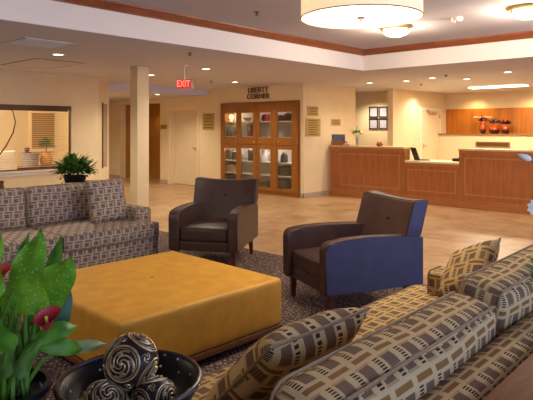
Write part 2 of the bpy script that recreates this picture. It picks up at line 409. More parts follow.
# credenza, planter with dried plant
pv = onY(46, 166, 3.5)
t = thing('credenza', 'low brown credenza inside the office below the window blinds', 'cabinet', (pv.x, 3.5, 0))
zt = pv.z
obj('body', B((-.75, .45, -.2, .25, .06, zt-.03)), M_cab, t, 0)
obj('top', B((-.78, .48, -.23, .28, zt-.03, zt), bev=.004), M_tablew, t, 0)
def leafblade(bm, base, tip, w, up=(0,0,1), droop=.1, n=7, fold=.25, shape='oval', uv=False):
    base, tip = Vector(base), Vector(tip); d = tip-base; side = d.cross(Vector(up))
    side = side.normalized() if side.length > 1e-6 else Vector((1,0,0)); nrm = side.cross(d).normalized(); L = d.length; rows = []
    for i in range(n+1):
        s = i/n; c = base + d*s + nrm*(math.sin(s*PI)*droop*L)
        if shape == 'oval': ww = w*math.sin(PI*min(.999, s**.8))**.8*.5 + .0004
        elif shape == 'arrow': ww = w*.5*((1-s)**.75)*(min(1, .55+s*3.5)) + .0004
        else: ww = w*.5*(1-s**3)*min(1, .4+s*4) + .0004
        row = []
        for k in (-1, -.5, 0, .5, 1): row.append(bm.verts.new(c + side*ww*k + nrm*(abs(k)*ww*fold) + nrm*.012*w/.1*math.sin(s*9+k*4)*abs(k)))
        rows.append(row)
    for A, Bv in zip(rows, rows[1:]):
        for k in range(4): bm.faces.new((A[k], A[k+1], Bv[k+1], Bv[k]))
def bush(bm, c, r, n, ln, w, sq=.8, seedv=1, shape='oval'):
    rnd = random.Random(seedv); c = Vector(c)
    for i in range(n):
        d = Vector((rnd.gauss(0,1), rnd.gauss(0,1), abs(rnd.gauss(0, .9))-.15)).normalized(); rr = r*rnd.uniform(.25, .75)
        p = c + Vector((d.x*rr, d.y*rr, d.z*rr*sq)); q = p + (d + Vector((rnd.uniform(-.5,.5), rnd.uniform(-.5,.5), rnd.uniform(-.1,.5)))).normalized()*ln*rnd.uniform(.7, 1.2)
        leafblade(bm, p, q, w*rnd.uniform(.7,1.2), droop=rnd.uniform(-.05,.2), n=4, shape=shape)
t = thing('potted_plant', 'small round dark shrub in an orange vase inside the office', 'potted plant', (pv.x, 3.5, zt))
bm = bmesh.new(); lathe(bm, [(0,0), (.07,0), (.1,.04), (.13,.12), (.1,.22), (.075,.27), (.085,.3), (.07,.3), (.06,.25)], seg=20); obj('vase', bm, mat('orange clay', (204, 140, 62), .5), t)
bm = bmesh.new(); bush(bm, (0,0,.4), .18, 110, .09, .035, 1, 3); obj('foliage', bm, M_leafd, t)
bm = bmesh.new(); tube(bm, [(0,0,.22), (.01,0,.42)], .012); obj('stem', bm, mat('bark', (86, 62, 40)), t)
# office chair with a white back, wooden arm
c = onY(11, 160, 2.62)
t = thing('side_chair', 'pale upholstered chair with dark wooden arms inside the office', 'chair', (c.x, 2.62, 0), .1)
bm = bmesh.new(); softbox(bm, (0, 0, .44), (.26, .25, .05), .03, (0,0,.01), 3); obj('seat', bm, M_white, t)
bm = bmesh.new(); softbox(bm, (0, .25, .8), (.24, .04, .3), .03, (0,.01,0), 3, Matrix.Rotation(-.15, 3, 'X')); obj('backrest', bm, M_white, t)
for sx in (-1, 1):
    bm = bmesh.new(); tube(bm, [(sx*.27, -.25, 0), (sx*.27, -.25, .6), (sx*.28, -.2, .66), (sx*.28, .0, .67), (sx*.27, .26, .64)], .018); obj('arm', bm, M_legw, t)
    bm = bmesh.new(); tube(bm, [(sx*.25, .28, 0), (sx*.25, .26, .64)], .018); obj('leg', bm, M_legw, t)
c = onY(30, 166, 3.5)
t = thing('storage_bin', 'blue grey fabric bin on the credenza beside the orange vase', 'bin', (c.x, 3.5, zt))
bm = bmesh.new(); lathe(bm, [(0,0), (.15,0), (.17,.26), (.18,.26), (.18,.28), (.155,.28), (.14,.02), (0,.02)], seg=24); obj('basket', bm, mat('grey blue cloth', (150, 142, 146), .8), t)
bm = bmesh.new(); tube(bm, [(-.06, -.178, .2), (-.04, -.2, .16), (.04, -.2, .16), (.06, -.178, .2)], .006); obj('handle', bm, M_dark, t)
# desk figurine seen at (27,147)
c = onY(27, 153, 3.5)
t = tag(obj('desk_ornament', B((c.x-.06, c.x+.06, 3.45, 3.55, zt+.28, zt+.30)), M_dark, None, 0), 'small dark ornament on top of the grey fabric bin', 'ornament')
bm = bmesh.new(); sphere(bm, (c.x, 3.5, zt+.35), .05, 12, 8); obj('orb', bm, M_dark, t)
# decorative curved branches in a floor vase in front of the window
t = thing('branch_vase', 'tall bent bare branches rising in front of the blinds', 'branches', (-5.72, 1.7, 0))
bm = bmesh.new(); lathe(bm, [(0,0), (.09,0), (.13,.15), (.12,.4), (.07,.6), (.08,.66), (.065,.66), (.055,.6)], seg=24); obj('vase', bm, M_dark, t)
p = [onY(-2, 157, 1.7), onY(6, 146, 1.7), onY(13, 133, 1.7), onY(15.5, 122, 1.7), onY(13, 112, 1.7), onY(8, 106, 1.7)]
p = [q - Vector((-5.72, 1.7, 0)) for q in p]
bm = bmesh.new(); tube(bm, [(0,0,.6), (0,0,.75)] + p, [.012, .012, .012, .011, .01, .009, .007, .004], seg=6)
tube(bm, [(0,0,.6), (-.05,0,1.1), (.0, 0, 1.45), (-.1,0,1.8)], [.01,.009,.006,.003], seg=6); obj('branch', bm, mat('branch bark', (92, 54, 34), .8), t)

# ------------- doors
def door(n, M, hinge_pts=None):
    pass
d1 = struct('door_1', B((.12, .165, 3.6, 4.6, .01, 1.96), bev=.004), M_door)
obj('door_frame', B((.06, .12, 3.52, 3.60, 0, 2.0), (.06, .12, 4.60, 4.66, 0, 2.0), (.06, .12, 3.60, 4.60, 1.96, 2.0)), M_door, d1, 0)
bm = bmesh.new(); tube(bm, [(.12, 3.68, 1), (.08, 3.68, 1), (.08, 3.8, 1)], .01); obj('door_handle', bm, M_nickel, d1)
struct('door_1_casing', B((-.02, 0, 3.44, 3.52, 0, 2.08), (-.02, 0, 4.66, 4.74, 0, 2.08), (-.02, 0, 3.52, 4.66, 2.0, 2.08)), mat('jamb paint', (232, 208, 164), .6)).name = 'trim_5'
d2 = struct('door_2', B((4.22, 5.31, -.63, -.59, .01, 2.0), bev=.003), M_door)
obj('door_frame', B((4.14, 4.22, -.63, -.6, 0, 2.07), (5.31, 5.39, -.63, -.6, 0, 2.07), (4.22, 5.31, -.64, -.6, 2.0, 2.07)), M_white, d2, 0)
bm = bmesh.new(); box(bm, 4.29, 4.34, -.645, -.63, .98, 1.12); tube(bm, [(4.315, -.64, 1.05), (4.315, -.68, 1.05), (4.45, -.68, 1.05)], .013); obj('door_handle', bm, M_brass, d2)
obj('door_closer', B((4.6, 5.0, -.69, -.63, 1.9, 1.96), (4.5, 4.62, -.68, -.64, 1.94, 2.02), bev=.004), M_nickel, d2, 0)
for z in (.3, 1.05, 1.8): obj('hinge', B((5.285, 5.325, -.65, -.625, z, z+.1)), M_brass, d2, 0)

# ------------- gold plaques
def plaque(p0, p1, wall, label, rows, nm='wall_plaque'):
    (ax, az), (bx, bz) = p0, p1; lo, hi = min(ax, bx), max(ax, bx); z0, z1 = min(az, bz), max(az, bz)
    if wall == 'x': t = thing(nm, label, 'plaque', (0, (lo+hi)/2, (z0+z1)/2), 0)
    else: t = thing(nm, label, 'plaque', ((lo+hi)/2, -.001, (z0+z1)/2), 0)
    w, h = (hi-lo)/2, (z1-z0)/2; bm = bmesh.new(); lm = bmesh.new()
    def b(bm, u0, u1, v0, v1, d0, d1, bev=0):
        if wall == 'x': box(bm, -d1, -d0, u0, u1, v0, v1, bev)
        else: box(bm, u0, u1, -d1, -d0, v0, v1, bev)
    b(bm, -w, w, -h, h, 0, .012, .003)
    for i in range(rows):
        zz = h - (i+.8)*2*h/(rows+.6); k = w*random.uniform(.55, .8); b(lm, -k, k, zz-.012, zz+.012, .012, .015)
    obj('plate', bm, M_goldp, t, 0); obj('lettering', lm, M_goldt, t, 0)
plaque((.13, 2.0), (.52, 1.79), 'y', 'small gold plaque above the larger plaque beside the wooden cabinet', 3)
plaque((.07, 1.73), (.6, 1.34), 'y', 'large square gold plaque beside the wooden cabinet', 7)
plaque((1.02, 1.73), (1.38, 1.58), 'y', 'small gold plaque on wall above the brochure holder', 2)
plaque((3.29, 1.9), (2.86, 1.48), 'x', 'square gold plaque on wall between the recessed door and the cabinet', 5)
plaque((5.08, 1.62), (4.78, 1.50), 'x', 'narrow gold plaque on wall left of the recessed door', 1)

# ------------- sign LIBERTY CORNER over the cabinet
me = textmesh('LIBERTY\nCORNER', .2, .012, 0)
o = bpy.data.objects.new('wall_sign', me); COL.objects.link(o); me.materials.append(M_sign)
ys = [v.co.x for v in me.vertices]; zs = [v.co.y for v in me.vertices]
o.scale = (.72/(max(ys)-min(ys)), .255/(max(zs)-min(zs)), 1)
o.matrix_basis = Matrix.Translation((-.014, 1.34, 2.33)) @ Matrix(((0,0,-1,0),(-1,0,0,0),(0,1,0,0),(0,0,0,1))) @ Matrix.Diagonal((.72/(max(ys)-min(ys)), .27/(max(zs)-min(zs)), 1, 1))
tag(o, 'dark raised letters reading LIBERTY CORNER above the wooden cabinet', 'sign')

# ------------- built-in display cabinet
t = thing('display_cabinet', 'tall built-in cherry cabinet with eight glazed doors', 'cabinet', (0,0,0))
y0, y1, zt = .09, 2.59, 2.13
obj('body', B((-.03, .4, y0, y0+.05, 0, zt), (-.03, .4, y1-.05, y1, 0, zt), (-.03, .4, y0+.05, y1-.05, zt-.05, zt), (-.03, .4, y0+.05, y1-.05, 0, .12))
, M_cab, t, 0)
obj('back_panel', B((.38, .4, y0+.05, y1-.05, .12, zt-.05)), mat('white cabinet lining', (214, 208, 204), .6), t, 0)
for (a, b) in ((y0+.05, y1-.05),):
    for z in (.12, .42, .72, 1.06, 1.3, 1.66) : obj('shelf', B((.03, .38, a, b, z, z+.022)), M_white, t, 0)
edges = [y0+.02, .725, 1.34, 1.955, y1-.02]
gl = [(.29, .70), (.91, 1.26), (1.46, 1.86), (2.02, 2.43)]
for i in range(4):
    for (za, zb) in ((.09, 1.13), (1.14, 2.09)):
        a, b = edges[i]+.004, edges[i+1]-.004; ga, gb = gl[i]; gz0, gz1 = (.17, 1.04) if za < 1 else (1.31, 1.88)
        d = obj('door', B((-.055, -.031, a, ga, za, zb), (-.055, -.031, gb, b, za, zb), (-.055, -.031, ga, gb, za, gz0), (-.055, -.031, ga, gb, gz1, zb)), M_cab, t, 0)
        obj('glass_pane', B((-.046, -.043, ga, gb, gz0, gz1)), M_glass, d, 0)
        if za > 1:
            ky = [.78, 1.28+.06, 1.4+.06, 2.0][i]; ky = [a+.09 if i in (1,) else b-.09, ][0]
            ky = {0: b-.06, 1: a+.45, 2: a+.12, 3: b-.35}[i] if False else {0: .66, 1: 1.26, 2: 1.42, 3: 2.0}[i]
            bm = bmesh.new(); sphere(bm, (-.072, ky, 1.2), .02, 10, 8); box(bm, -.06, -.055, ky-.02, ky+.02, 1.18, 1.22); obj('knob', bm, M_brass, d)
# things on its shelves
def book(y, z, w, h, col, label, d=.14, tilt=0):
    t = thing('book', label, 'book', (.1, y+.17, z), 0)
    obj('cover', B((-.0, d, -w/2, w/2, 0, h), bev=.003), mat('cover %s' % str(col), col, .5), t, 0)
    obj('pages', B((.002, d-.004, -w/2+.006, w/2-.006, h, h+.003)), M_paper, t, 0)
def jar(name, y, z, prof, m, label, cat, x=.14, extra=None):
    t = thing(name, label, cat, (x, y+.17, z)); bm = bmesh.new(); lathe(bm, prof, seg=20); obj('body', bm, m, t)
    if extra: e = bmesh.new(); extra(e); obj('lid' if cat != 'vase' else 'rim', e, M_brass, t)
    return t
urn = [(0,0), (.05,0), (.09,.06), (.1,.12), (.07,.18), (.05,.2), (.06,.22)]
lid = lambda h: (lambda e: (lathe(e, [(.05,h), (.06,h+.005), (.03,h+.03), (.012,h+.04), (0,h+.05)], seg=16)))
for k, (yy, hh, cc) in enumerate([(.95, .25, (70,34,40)), (1.0, .27, (46,48,72)), (1.05, .22, (120,42,34))]):
    pass
jar('table_lamp', 2.22, 1.685, [(0,0), (.04,0), (.045,.01), (.012,.03), (.012,.06)], M_brass, 'small glowing lamp behind the top left glass door of the cabinet', 'lamp')
bm = bmesh.new(); lathe(bm, [(.03,.06), (.055,.09), (.05,.15), (.03,.16), (0,.165)], (0, 0, 0), 16)
lampg = [o for o in bpy.data.objects if o.name == 'table_lamp'][0]
obj('glass_globe', bm, mat('glowing globe', (255, 226, 150), .4, emit=(255, 214, 130), es=5), lampg)
jar('urn', 2.17, 1.325, urn, M_black, 'dark urn below the glowing lamp in the cabinet', 'vase', extra=lid(.22))
book(2.33, 1.325, .05, .24, (58, 60, 54), 'dark green book beside the dark urn in the cabinet')
jar('bowl', 1.66, 1.685, [(0,0), (.05,0), (.12,.09), (.115,.09), (.05,.01)], M_black, 'black bowl on the top shelf behind the second glass door', 'bowl', extra=lambda e: tube(e, [(.118*math.cos(a*PI/8), .118*math.sin(a*PI/8), .09) for a in range(16)], .004, True, 6))
book(1.54, 1.325, .06, .26, (104, 40, 58), 'plum coloured book standing in the upper second section')
book(1.61, 1.325, .05, .29, (50, 52, 78), 'navy book standing next to the plum coloured book')
book(1.04, 1.685, .05, .16, (166, 44, 48), 'small red book on the top shelf behind the third door')
jar('vase', 1.14, 1.685, [(0,0), (.04,0), (.06,.06), (.03,.12), (.045,.15)], M_black, 'small black vase beside the small red book', 'vase', extra=lambda e: tube(e, [(.045*math.cos(a*PI/8), .045*math.sin(a*PI/8), .15) for a in range(16)], .004, True, 6))
jar('pot', .38, 1.685, [(0,0), (.07,0), (.1,.08), (.08,.15), (.09,.16)], M_black, 'black pot on the top shelf behind the right glass door', 'pot', extra=lid(.16))
book(.58, 1.685, .14, .13, (64, 66, 72), 'thick grey book lying by the black pot')
jar('pitcher', 1.1, .742, [(0,0), (.09,0), (.11,.06), (.1,.16), (.07,.24), (.08,.27), (.07,.27)], mat('white porcelain', (226, 220, 210), .3), 'large white pitcher on the shelf behind the third lower door', 'pitcher')
pt = [o for o in bpy.data.objects if o.name == 'pitcher'][0]; bm = bmesh.new(); tube(bm, [(0,-.07,.24), (0,-.14,.22), (0,-.15,.14), (0,-.1,.08)], .01); obj('handle', bm, mat('white porcelain', (226, 220, 210), .3), pt)
jar('tea_tin', .5, .742, [(0,0), (.08,0), (.085,.02), (.085,.14), (.06,.19), (.02,.2), (0,.2)], mat('dark tin', (50, 52, 62), .35), 'dark round tin on the upper shelf of the right lower door', 'tin', extra=lid(.2))
for (yy, zz, cl, lb, ds) in [(.5, .442, (44, 44, 50), 'black woven basket on the middle shelf of the right lower door', 1), (.5, .142, (40, 44, 60), 'dark basket on the bottom shelf of the right lower door', 1), (2.15, .142, (60, 58, 50), 'dark basket on the bottom shelf of the left lower door', 1), (1.12, .142, (66, 60, 52), 'low dark tray basket at the bottom of the third section', .4)]:
    t = thing('basket', lb, 'basket', (.18, yy+.17, zz)); bm = bmesh.new(); softbox(bm, (0, 0, .1*ds), (.12, .17, .1*ds), .03, n=3); obj('body', bm, mat('basket %d' % cl[0], cl, .7, bump=.5, bscale=60), t)
    bm = bmesh.new(); tube(bm, rrect((0,0,.2*ds), 2, 0, (.11,.165,.1), .03), .008, True, 6); obj('rim', bm, mat('basket rim', (30, 28, 28)), t)
book(2.27, .742, .07, .24, (84, 84, 70), 'olive book on the shelf behind the left lower door'); book(2.12, .742, .09, .2, (52, 56, 54), 'thick black book beside the olive book')
book(2.2, .442, .28, .16, (190, 168, 120), 'wide tan box file on the middle shelf of the left lower door')
book(1.58, .742, .05, .28, (52, 50, 62), 'slim dark book behind the second lower door'); book(1.5, .742, .05, .25, (90, 70, 54), 'slim brown book behind the second lower door')

# ------------- reception desks
CX = .87
def desk(name, label, ya, yb, z, panels, topm, ret=0):
    D = .6 if ret else .2
    t = thing(name, label, 'reception desk', (CX, (ya+yb)/2, 0)); a, b = (ya-yb)/2, (yb-ya)/2; L = abs(ya-yb)/2
    obj('front_panel', B((0, .04, -L, L, .16, z-.04)), M_cherry, t, 0)
    obj('plinth', B((-.018, .04, -L, L, 0, .16), (-.026, -.018, -L, L, .14, .165)), M_cherryh, t, 0)
    obj('carcass', B((.04, D, -L, -L+.03, 0, z-.04), (.04, D, L-.03, L, 0, z-.04), (.04, D-.02, -L+.03, L-.03, .1, .13), (D-.02, D, -L+.03, L-.03, .13, z-.04)), M_cherry, t, 0)
    obj('countertop', B((-.05 if ret == 0 else -.03, D+.03, -L+.0005, L-.0005, z-.04, z), bev=.004), topm, t, 0)
    obj('apron', B((-.012, 0, -L, L, z-.1, z-.04)), M_cherryh, t, 0)
    for (p, q) in panels:
        p -= (ya+yb)/2; q -= (ya+yb)/2; p, q = min(p, q), max(p, q); z0, z1 = .25, z-.17; w = .022
        obj('panel_molding', B((-.014, 0, p, q, z0, z0+w), (-.014, 0, p, q, z1-w, z1), (-.014, 0, p, p+w, z0+w, z1-w), (-.014, 0, q-w, q, z0+w, z1-w)), mat('light cherry molding', (186, 124, 82), .4), t, 0)
    return t
desk('reception_desk', 'tall left section of the cherry reception desk holding flowers and brochures', -.09, -1.96, 1.13, [(-.36, -1.84)], M_top)
desk('reception_desk', 'low middle section of the cherry reception desk with cream top', -1.965, -3.09, .86, [(-2.02, -3.03)], M_lowtop, 1)
desk('reception_desk', 'tall right section of the cherry reception desk running out of frame', -3.095, -6.4, 1.13, [(-3.2, -4.7), (-4.85, -6.3)], M_top)
# inner return counter behind the low section, cream
t = thing('work_counter', 'cream work counter behind the low reception desk section', 'counter', (2.6, -2.5, 0))
obj('top', B((-.35, .4, -.9, .9, .72, .76), bev=.004), M_lowtop, t, 0); obj('body', B((-.3, .38, -.85, .85, 0, .72)), M_white, t, 0)
# ledge and slot on the half wall, amber panels behind
tag(obj('ledge_shelf', B((5.19, 5.46, -9.4, -.62, 1.34, 1.375), bev=.004), M_ledge, None, 0), 'long brown wooden ledge capping the cream half wall behind reception', 'shelf')
a = onX(476, 141.5, 5.25); b = onX(510, 147.5, 5.25)
t = thing('wall_niche', 'dark wooden slot unit in the cream half wall behind reception', 'shelf', (5.25, (a.y+b.y)/2, b.z)); w = abs(a.y-b.y)/2; h = a.z-b.z
obj('box', B((-.02, 0, -w, w, 0, h)), M_dark, t, 0); obj('frame', B((-.035, -.02, -w, w, h-.03, h), (-.035, -.02, -w, w, 0, .02), (-.035, -.02, -w, -w+.03, .02, h-.03), (-.035, -.02, w-.03, w, .02, h-.03)), M_ledge, t, 0)
s = onX(515, 120, 5.8).y; a = onX(446, 120, 5.8).y-.01
for (p, q, lb) in ((a, s, 'amber wood wall panel behind the three vases'), (s, s-3.5, 'amber wood wall panel at the right edge of the photo')):
    t = tag(obj('wall_panel', B((5.77, 5.8, q+.008, p-.008, 1.345, 2.06), bev=.003), M_orange, None, 0), lb, 'wall panel')
# vases on the ledge
def ledge_vase(px, wv, zt, label, flower, kind):
    y = onX(px, 130, 5.32).y; t = thing('flower_vase', label, 'vase', (5.32, y, 1.375))
    prof = {'tall': [(0,0), (.055,0), (.07,.06), (.075,.16), (.06,.24), (.05,.27), (.045,.27)], 'round': [(0,0), (.08,0), (.13,.07), (.14,.13), (.1,.2), (.07,.23), (.065,.22)], 'short': [(0,0), (.07,0), (.09,.06), (.09,.14), (.07,.19), (.06,.19)]}[kind]
    m, tt = newmat('two tone glaze '+kind, .25); sx = tt.node('ShaderNodeSeparateXYZ'); tt.l.new(tt.coord(), sx.inputs[0])
    tt.l.new(tt.ramp(tt.math('MULTIPLY', sx.outputs[2], 4), [(.35, lin((50, 18, 12))), (.6, lin((206, 76, 30)))]), tt.bsdf.inputs['Base Color'])
    bm = bmesh.new(); lathe(bm, prof, seg=24); obj('body', bm, m, t)
    H0 = prof[-1][1]
    bm = bmesh.new(); bush(bm, (0, 0, H0+.06), .14, 50, .09, .05, .6, int(px)); obj('foliage', bm, mat('dark dried blooms', (60, 34, 36), .7), t)
    bm = bmesh.new()
    for k in range(9): a = random.uniform(0, 6.28); r = random.uniform(.02, .12); sphere(bm, (r*math.cos(a), r*math.sin(a), H0+.06+random.uniform(0, .1)), .028, 8, 6)
    obj('blossom', bm, flower, t)
    if kind == 'tall':
        bm = bmesh.new()
        for k in range(7): sphere(bm, (0, .22-.07*k, H0+.17+.01*math.sin(k*2)), .032, 8, 6, .6)
        tube(bm, [(0,0,H0), (0,.05,H0+.16), (0,.22,H0+.17)], .006); tube(bm, [(0,0,H0), (0,-.05,H0+.16), (0,-.2,H0+.17)], .006); obj('white_blossom_spray', bm, M_wht, t)
rr = mat('rust petals', (190, 60, 36), .6); lav = mat('lavender petals', (120, 90, 120), .6)
ledge_vase(483, .15, .3, 'tall red vase with a spray of white blossoms, leftmost on the ledge', rr, 'tall')
ledge_vase(494.5, .28, .2, 'round red and black vase, middle of the three on the ledge', lav, 'round')
ledge_vase(505.5, .18, .2, 'short red vase, rightmost of the three on the ledge', rr, 'short')
# certificates 2 x 2 on corridor wall
cw = 3.6
for r in range(2):
    for c_ in range(2):
        p0 = onX(369.5+c_*9.6, 106.8+r*11.8, cw); p1 = onX(378.3+c_*9.6, 117.4+r*11.8, cw)
        w = abs(p0.y-p1.y)/2; h = (p0.z-p1.z)/2
        lb = '%s %s framed certificate of the four beyond the reception desk' % (('upper', 'lower')[r], ('left', 'right')[c_])
        t = thing('picture_frame', lb, 'picture', (cw, (p0.y+p1.y)/2, (p0.z+p1.z)/2)); f = .028
        obj('frame', B((-.03, 0, -w, w, h-f, h), (-.03, 0, -w, w, -h, -h+f), (-.03, 0, -w, -w+f, -h+f, h-f), (-.03, 0, w-f, w, -h+f, h-f)), M_black, t, 0)
        obj('certificate', B((-.012, -.001, -w+f, w-f, -h+f, h-f)), M_print, t, 0)
# desk-top items
tp = 1.13
p = onX(338.5, 140, 0.96)
t = thing('brochure_holder', 'blue and white brochure holder at the left end of the reception desk', 'brochure holder', (.96, p.y, tp), .1)
obj('stand', B((-.02, .08, -.18, .18, 0, .1), (-.03, -.02, -.18, .18, 0, .06), bev=.003), M_ledge, t, 0)
obj('brochure', B((-.015, .0, -.17, -.005, .04, .25), (-.012, .003, .005, .17, .04, .25)), mat('blue brochure', (104, 108, 150), .4, noise=.3, nscale=18), t, 0)
p = onX(352, 143, 0.96)
t = thing('tissue_box', 'flat tan tray of cards between brochures and yellow flowers', 'tray', (.96, p.y+.1, tp)); obj('tray', B((-.08, .08, -.08, .08, 0, .035), bev=.003), mat('tan card tray', (214, 190, 140)), t, 0); obj('cards', B((-.06,.06,-.06,.06,.035,.05)), M_paper, t, 0)
p = onX(357, 140, 0.96)
t = thing('flower_vase', 'clear glass vase of yellow and white flowers on the reception desk', 'vase', (.96, p.y, tp))
bm = bmesh.new(); lathe(bm, [(0,0), (.035,0), (.04,.02), (.03,.1), (.045,.17), (.04,.17), (.026,.1), (.034,.015), (0,.012)], seg=20); obj('glass', bm, M_glass, t)
bm = bmesh.new(); bush(bm, (0,0,.26), .15, 60, .08, .03, .8, 5)
for k in range(6): a = k*1.05; tube(bm, [(0,0,.05), (.01*math.cos(a), .01*math.sin(a), .16), (.07*math.cos(a), .08*math.sin(a), .3)], .003, seg=5)
obj('foliage', bm, M_leaf, t)
bm = bmesh.new()
for k in range(6): a = k*1.1; sphere(bm, (.03+.06*math.cos(a), .1*math.sin(a)-.02, .29+.04*math.sin(k*2)), .03, 8, 6)
obj('yellow_blossom', bm, M_yel, t)
bm = bmesh.new()
for k in range(3): sphere(bm, (-.03, -.13+.08*k, .3-.03*k), .028, 8, 6)
obj('white_blossom', bm, M_wht, t)
p = onX(379.5, 143, 0.96)
t = thing('candy_dish', 'small reddish candy dish on the reception desk right of the flowers', 'bowl', (.96, p.y, tp))
bm = bmesh.new(); lathe(bm, [(0,0), (.04,0), (.085,.05), (.08,.05), (.035,.01), (0,.01)], seg=20); obj('dish', bm, mat('clay dish', (140, 90, 70)), t)
bm = bmesh.new()
for k in range(7): a = k*.9; sphere(bm, (.035*math.cos(a), .04*math.sin(a), .06+.01*(k%3)), .022, 8, 6)
obj('candies', bm, mat('rose candy', (176, 96, 86)), t)
# computer, phone on low part
p = onX(411, 150, 1.15)
t = thing('laptop', 'open black laptop at the left end of the low counter', 'laptop', (1.14, -2.2, .86), .85)
obj('keyboard_base', B((-.15, .15, -.11, .12, 0, .018), bev=.003), M_black, t, 0)
bm = bmesh.new(); box(bm, -.15, .15, -.006, .006, 0, .26, bev=.003); o = obj('screen', bm, M_black, t, 0, (0, .11, .018), (-.35, 0, 0))
obj('display', B((-.135, .135, -.008, -.0065, .015, .245)), mat('screen grey', (120, 116, 112), .3), o, 0)
p = onX(455, 156, 1.2)
t = thing('desk_phone', 'black desk phone at the right end of the low counter', 'telephone', (1.25, -2.92, .86), PI/2)
bm = bmesh.new(); softbox(bm, (0, 0, .03), (.09, .1, .03), .01, n=2); obj('base', bm, M_black, t)
bm = bmesh.new(); softbox(bm, (-.06, 0, .08), (.022, .1, .018), .012, n=2); obj('handset', bm, mat('brown handset', (70, 44, 30), .4), t)

# ================================================================== CEILING FIXTURES
def spot(loc, e, size=2.3, blend=.8, col=(1, .88, .70), r=.05):
    l = bpy.data.lights.new('lamp_and_fill_glow', 'SPOT'); l.energy = e; l.spot_size = size; l.spot_blend = blend; l.color = col; l.shadow_soft_size = r
    o = bpy.data.objects.new('lamp_and_fill_glow', l); COL.objects.link(o); o.location = loc; return o
def point(loc, e, col=(1, .88, .70), r=.05):
    l = bpy.data.lights.new('lamp_and_fill_glow', 'POINT'); l.energy = e; l.color = col; l.shadow_soft_size = r
    o = bpy.data.objects.new('lamp_and_fill_glow', l); COL.objects.link(o); o.location = loc; return o
def area(loc, sx, sy, e, col, rot):
    l = bpy.data.lights.new('daylight', 'AREA'); l.shape = 'RECTANGLE'; l.size = sx; l.size_y = sy; l.energy = e; l.color = col
    o = bpy.data.objects.new('daylight', l); COL.objects.link(o); o.location = loc; o.rotation_euler = rot; return o
dls = [(-5.8, -.43, 'recessed ceiling light beside the square air vent'), (-3.27, -.54, 'recessed ceiling light to the right of the red exit sign'),
       (-1.15, .94, 'recessed ceiling light in front of the wooden cabinet'), (-3.27, .99, 'recessed ceiling light just right of the column top'),
       (1.0, -1.04, 'recessed ceiling light above the left end of the reception desk'), (1.08, -1.87, 'recessed ceiling light above the laptop'),
       (.81, -2.58, 'recessed ceiling light above the low counter section'), (1.48, -2.99, 'small recessed ceiling light nearest the long fluorescent fixture'),
       (.63, -4.08, 'recessed ceiling light above the tall right desk section, at right of photo')]
proto = None
for (x, y, lb) in dls + [(-1.2, 3.6, 'recessed ceiling light in the hall by the ochre recess')]:
    zc = H+.002 if y < 3 else 2.352
    
    if proto is None:
        proto = thing('recessed_light', lb, 'ceiling light', (x, y, zc), 0, 'recessed lights in the lower ceiling')
        bm = bmesh.new(); lathe(bm, [(.062, -.001), (.066, -.008), (.088, -.006), (.092, 0), (.062, 0)], seg=28); obj('trim_ring', bm, M_white, proto)
        bm = bmesh.new(); lathe(bm, [(0, -.004), (.05, -.005), (.062, -.002)], seg=24); obj('lens', bm, M_lens, proto)
    else: dup(proto, (x, y, zc), label=lb)
    spot((x, y, zc-.03), 55 if x < -1 else 32, 2.5)
# extra fill spots added to brighten the room, no fixtures built
for (x, y) in [(.8, -5.6), (2.8, -4.2), (3.8, -1.0), (-2.8, 5.2), (-8.2, -.6), (-10.3, -.6)]:
    zc = H if y < 3 else 2.35; spot((x, y, zc-.03), 58 if x < -1 else 30, 2.5)
# fluorescent strip
a = Vector((3.4, -2.25, H)); b = Vector((3.65, -3.45, H))
t = thing('fluorescent_fixture', 'long glowing fluorescent ceiling fixture behind the reception desk', 'ceiling light', (3.55, -2.85, H+.002))
obj('housing', B((-.17, .17, -.66, .66, -.02, 0), bev=.004), M_white, t, 0); obj('diffuser', B((-.15, .15, -.63, .63, -.05, -.02), bev=.01), M_flu, t, 0)
area((3.55, -2.85, H-.07), .3, 1.2, 60, (1, .85, .6), (0, 0, 0))
# amber wash on panels
spot((5.45, -1.5, H-.03), 16, 2.4, .8, (1, .75, .4)); spot((5.45, -3.0, H-.03), 16, 2.4, .8, (1, .75, .4)); spot((5.45, -4.6, H-.03), 14, 2.4, .8, (1, .75, .4))
# drum pendant
pc = at(361, 18.5, 4.3)
t = thing('drum_pendant', 'large round drum shade pendant with glowing diffuser', 'pendant lamp', (pc.x, pc.y, pc.z)); R = .465
bm = bmesh.new(); lathe(bm, [(R, 0), (R, .36), (R-.006, .36), (R-.006, .004)], seg=64); obj('lamp_shade', bm, M_shade, t)
bm = bmesh.new(); lathe(bm, [(0, .012), (R-.02, .012), (R-.008, .006), (R-.008, .02), (0, .02)], seg=64); obj('diffuser', bm, M_diff, t)
for zz in (.004, .357):
    bm = bmesh.new(); tube(bm, [((R+.001)*math.cos(2*PI*k/64), (R+.001)*math.sin(2*PI*k/64), zz) for k in range(64)], .005, True, 6); obj('shade_trim', bm, mat('shade trim', (150, 104, 70), .6), t)
bm = bmesh.new(); lathe(bm, [(0, -.03), (.008, -.028), (.012, -.016), (.03, -.008), (.034, .004), (0, .012)], seg=20); obj('finial', bm, mat('dark bronze', (58, 44, 34), .4, .5, .6), t)
bm = bmesh.new(); tube(bm, [(0,0,.36), (0,0,HT-pc.z)], .012); lathe(bm, [(0, HT-pc.z), (.07, HT-pc.z), (.07, HT-pc.z-.02), (0, HT-pc.z-.03)], seg=20); obj('stem', bm, M_nickel, t)
for k in range(3): point((pc.x+.22*math.cos(k*2.1+.5), pc.y+.22*math.sin(k*2.1+.5), pc.z+.08), 9, (1, .85, .65), .04)
point((pc.x, pc.y, pc.z-.16), 40, (1, .88, .70), .3)
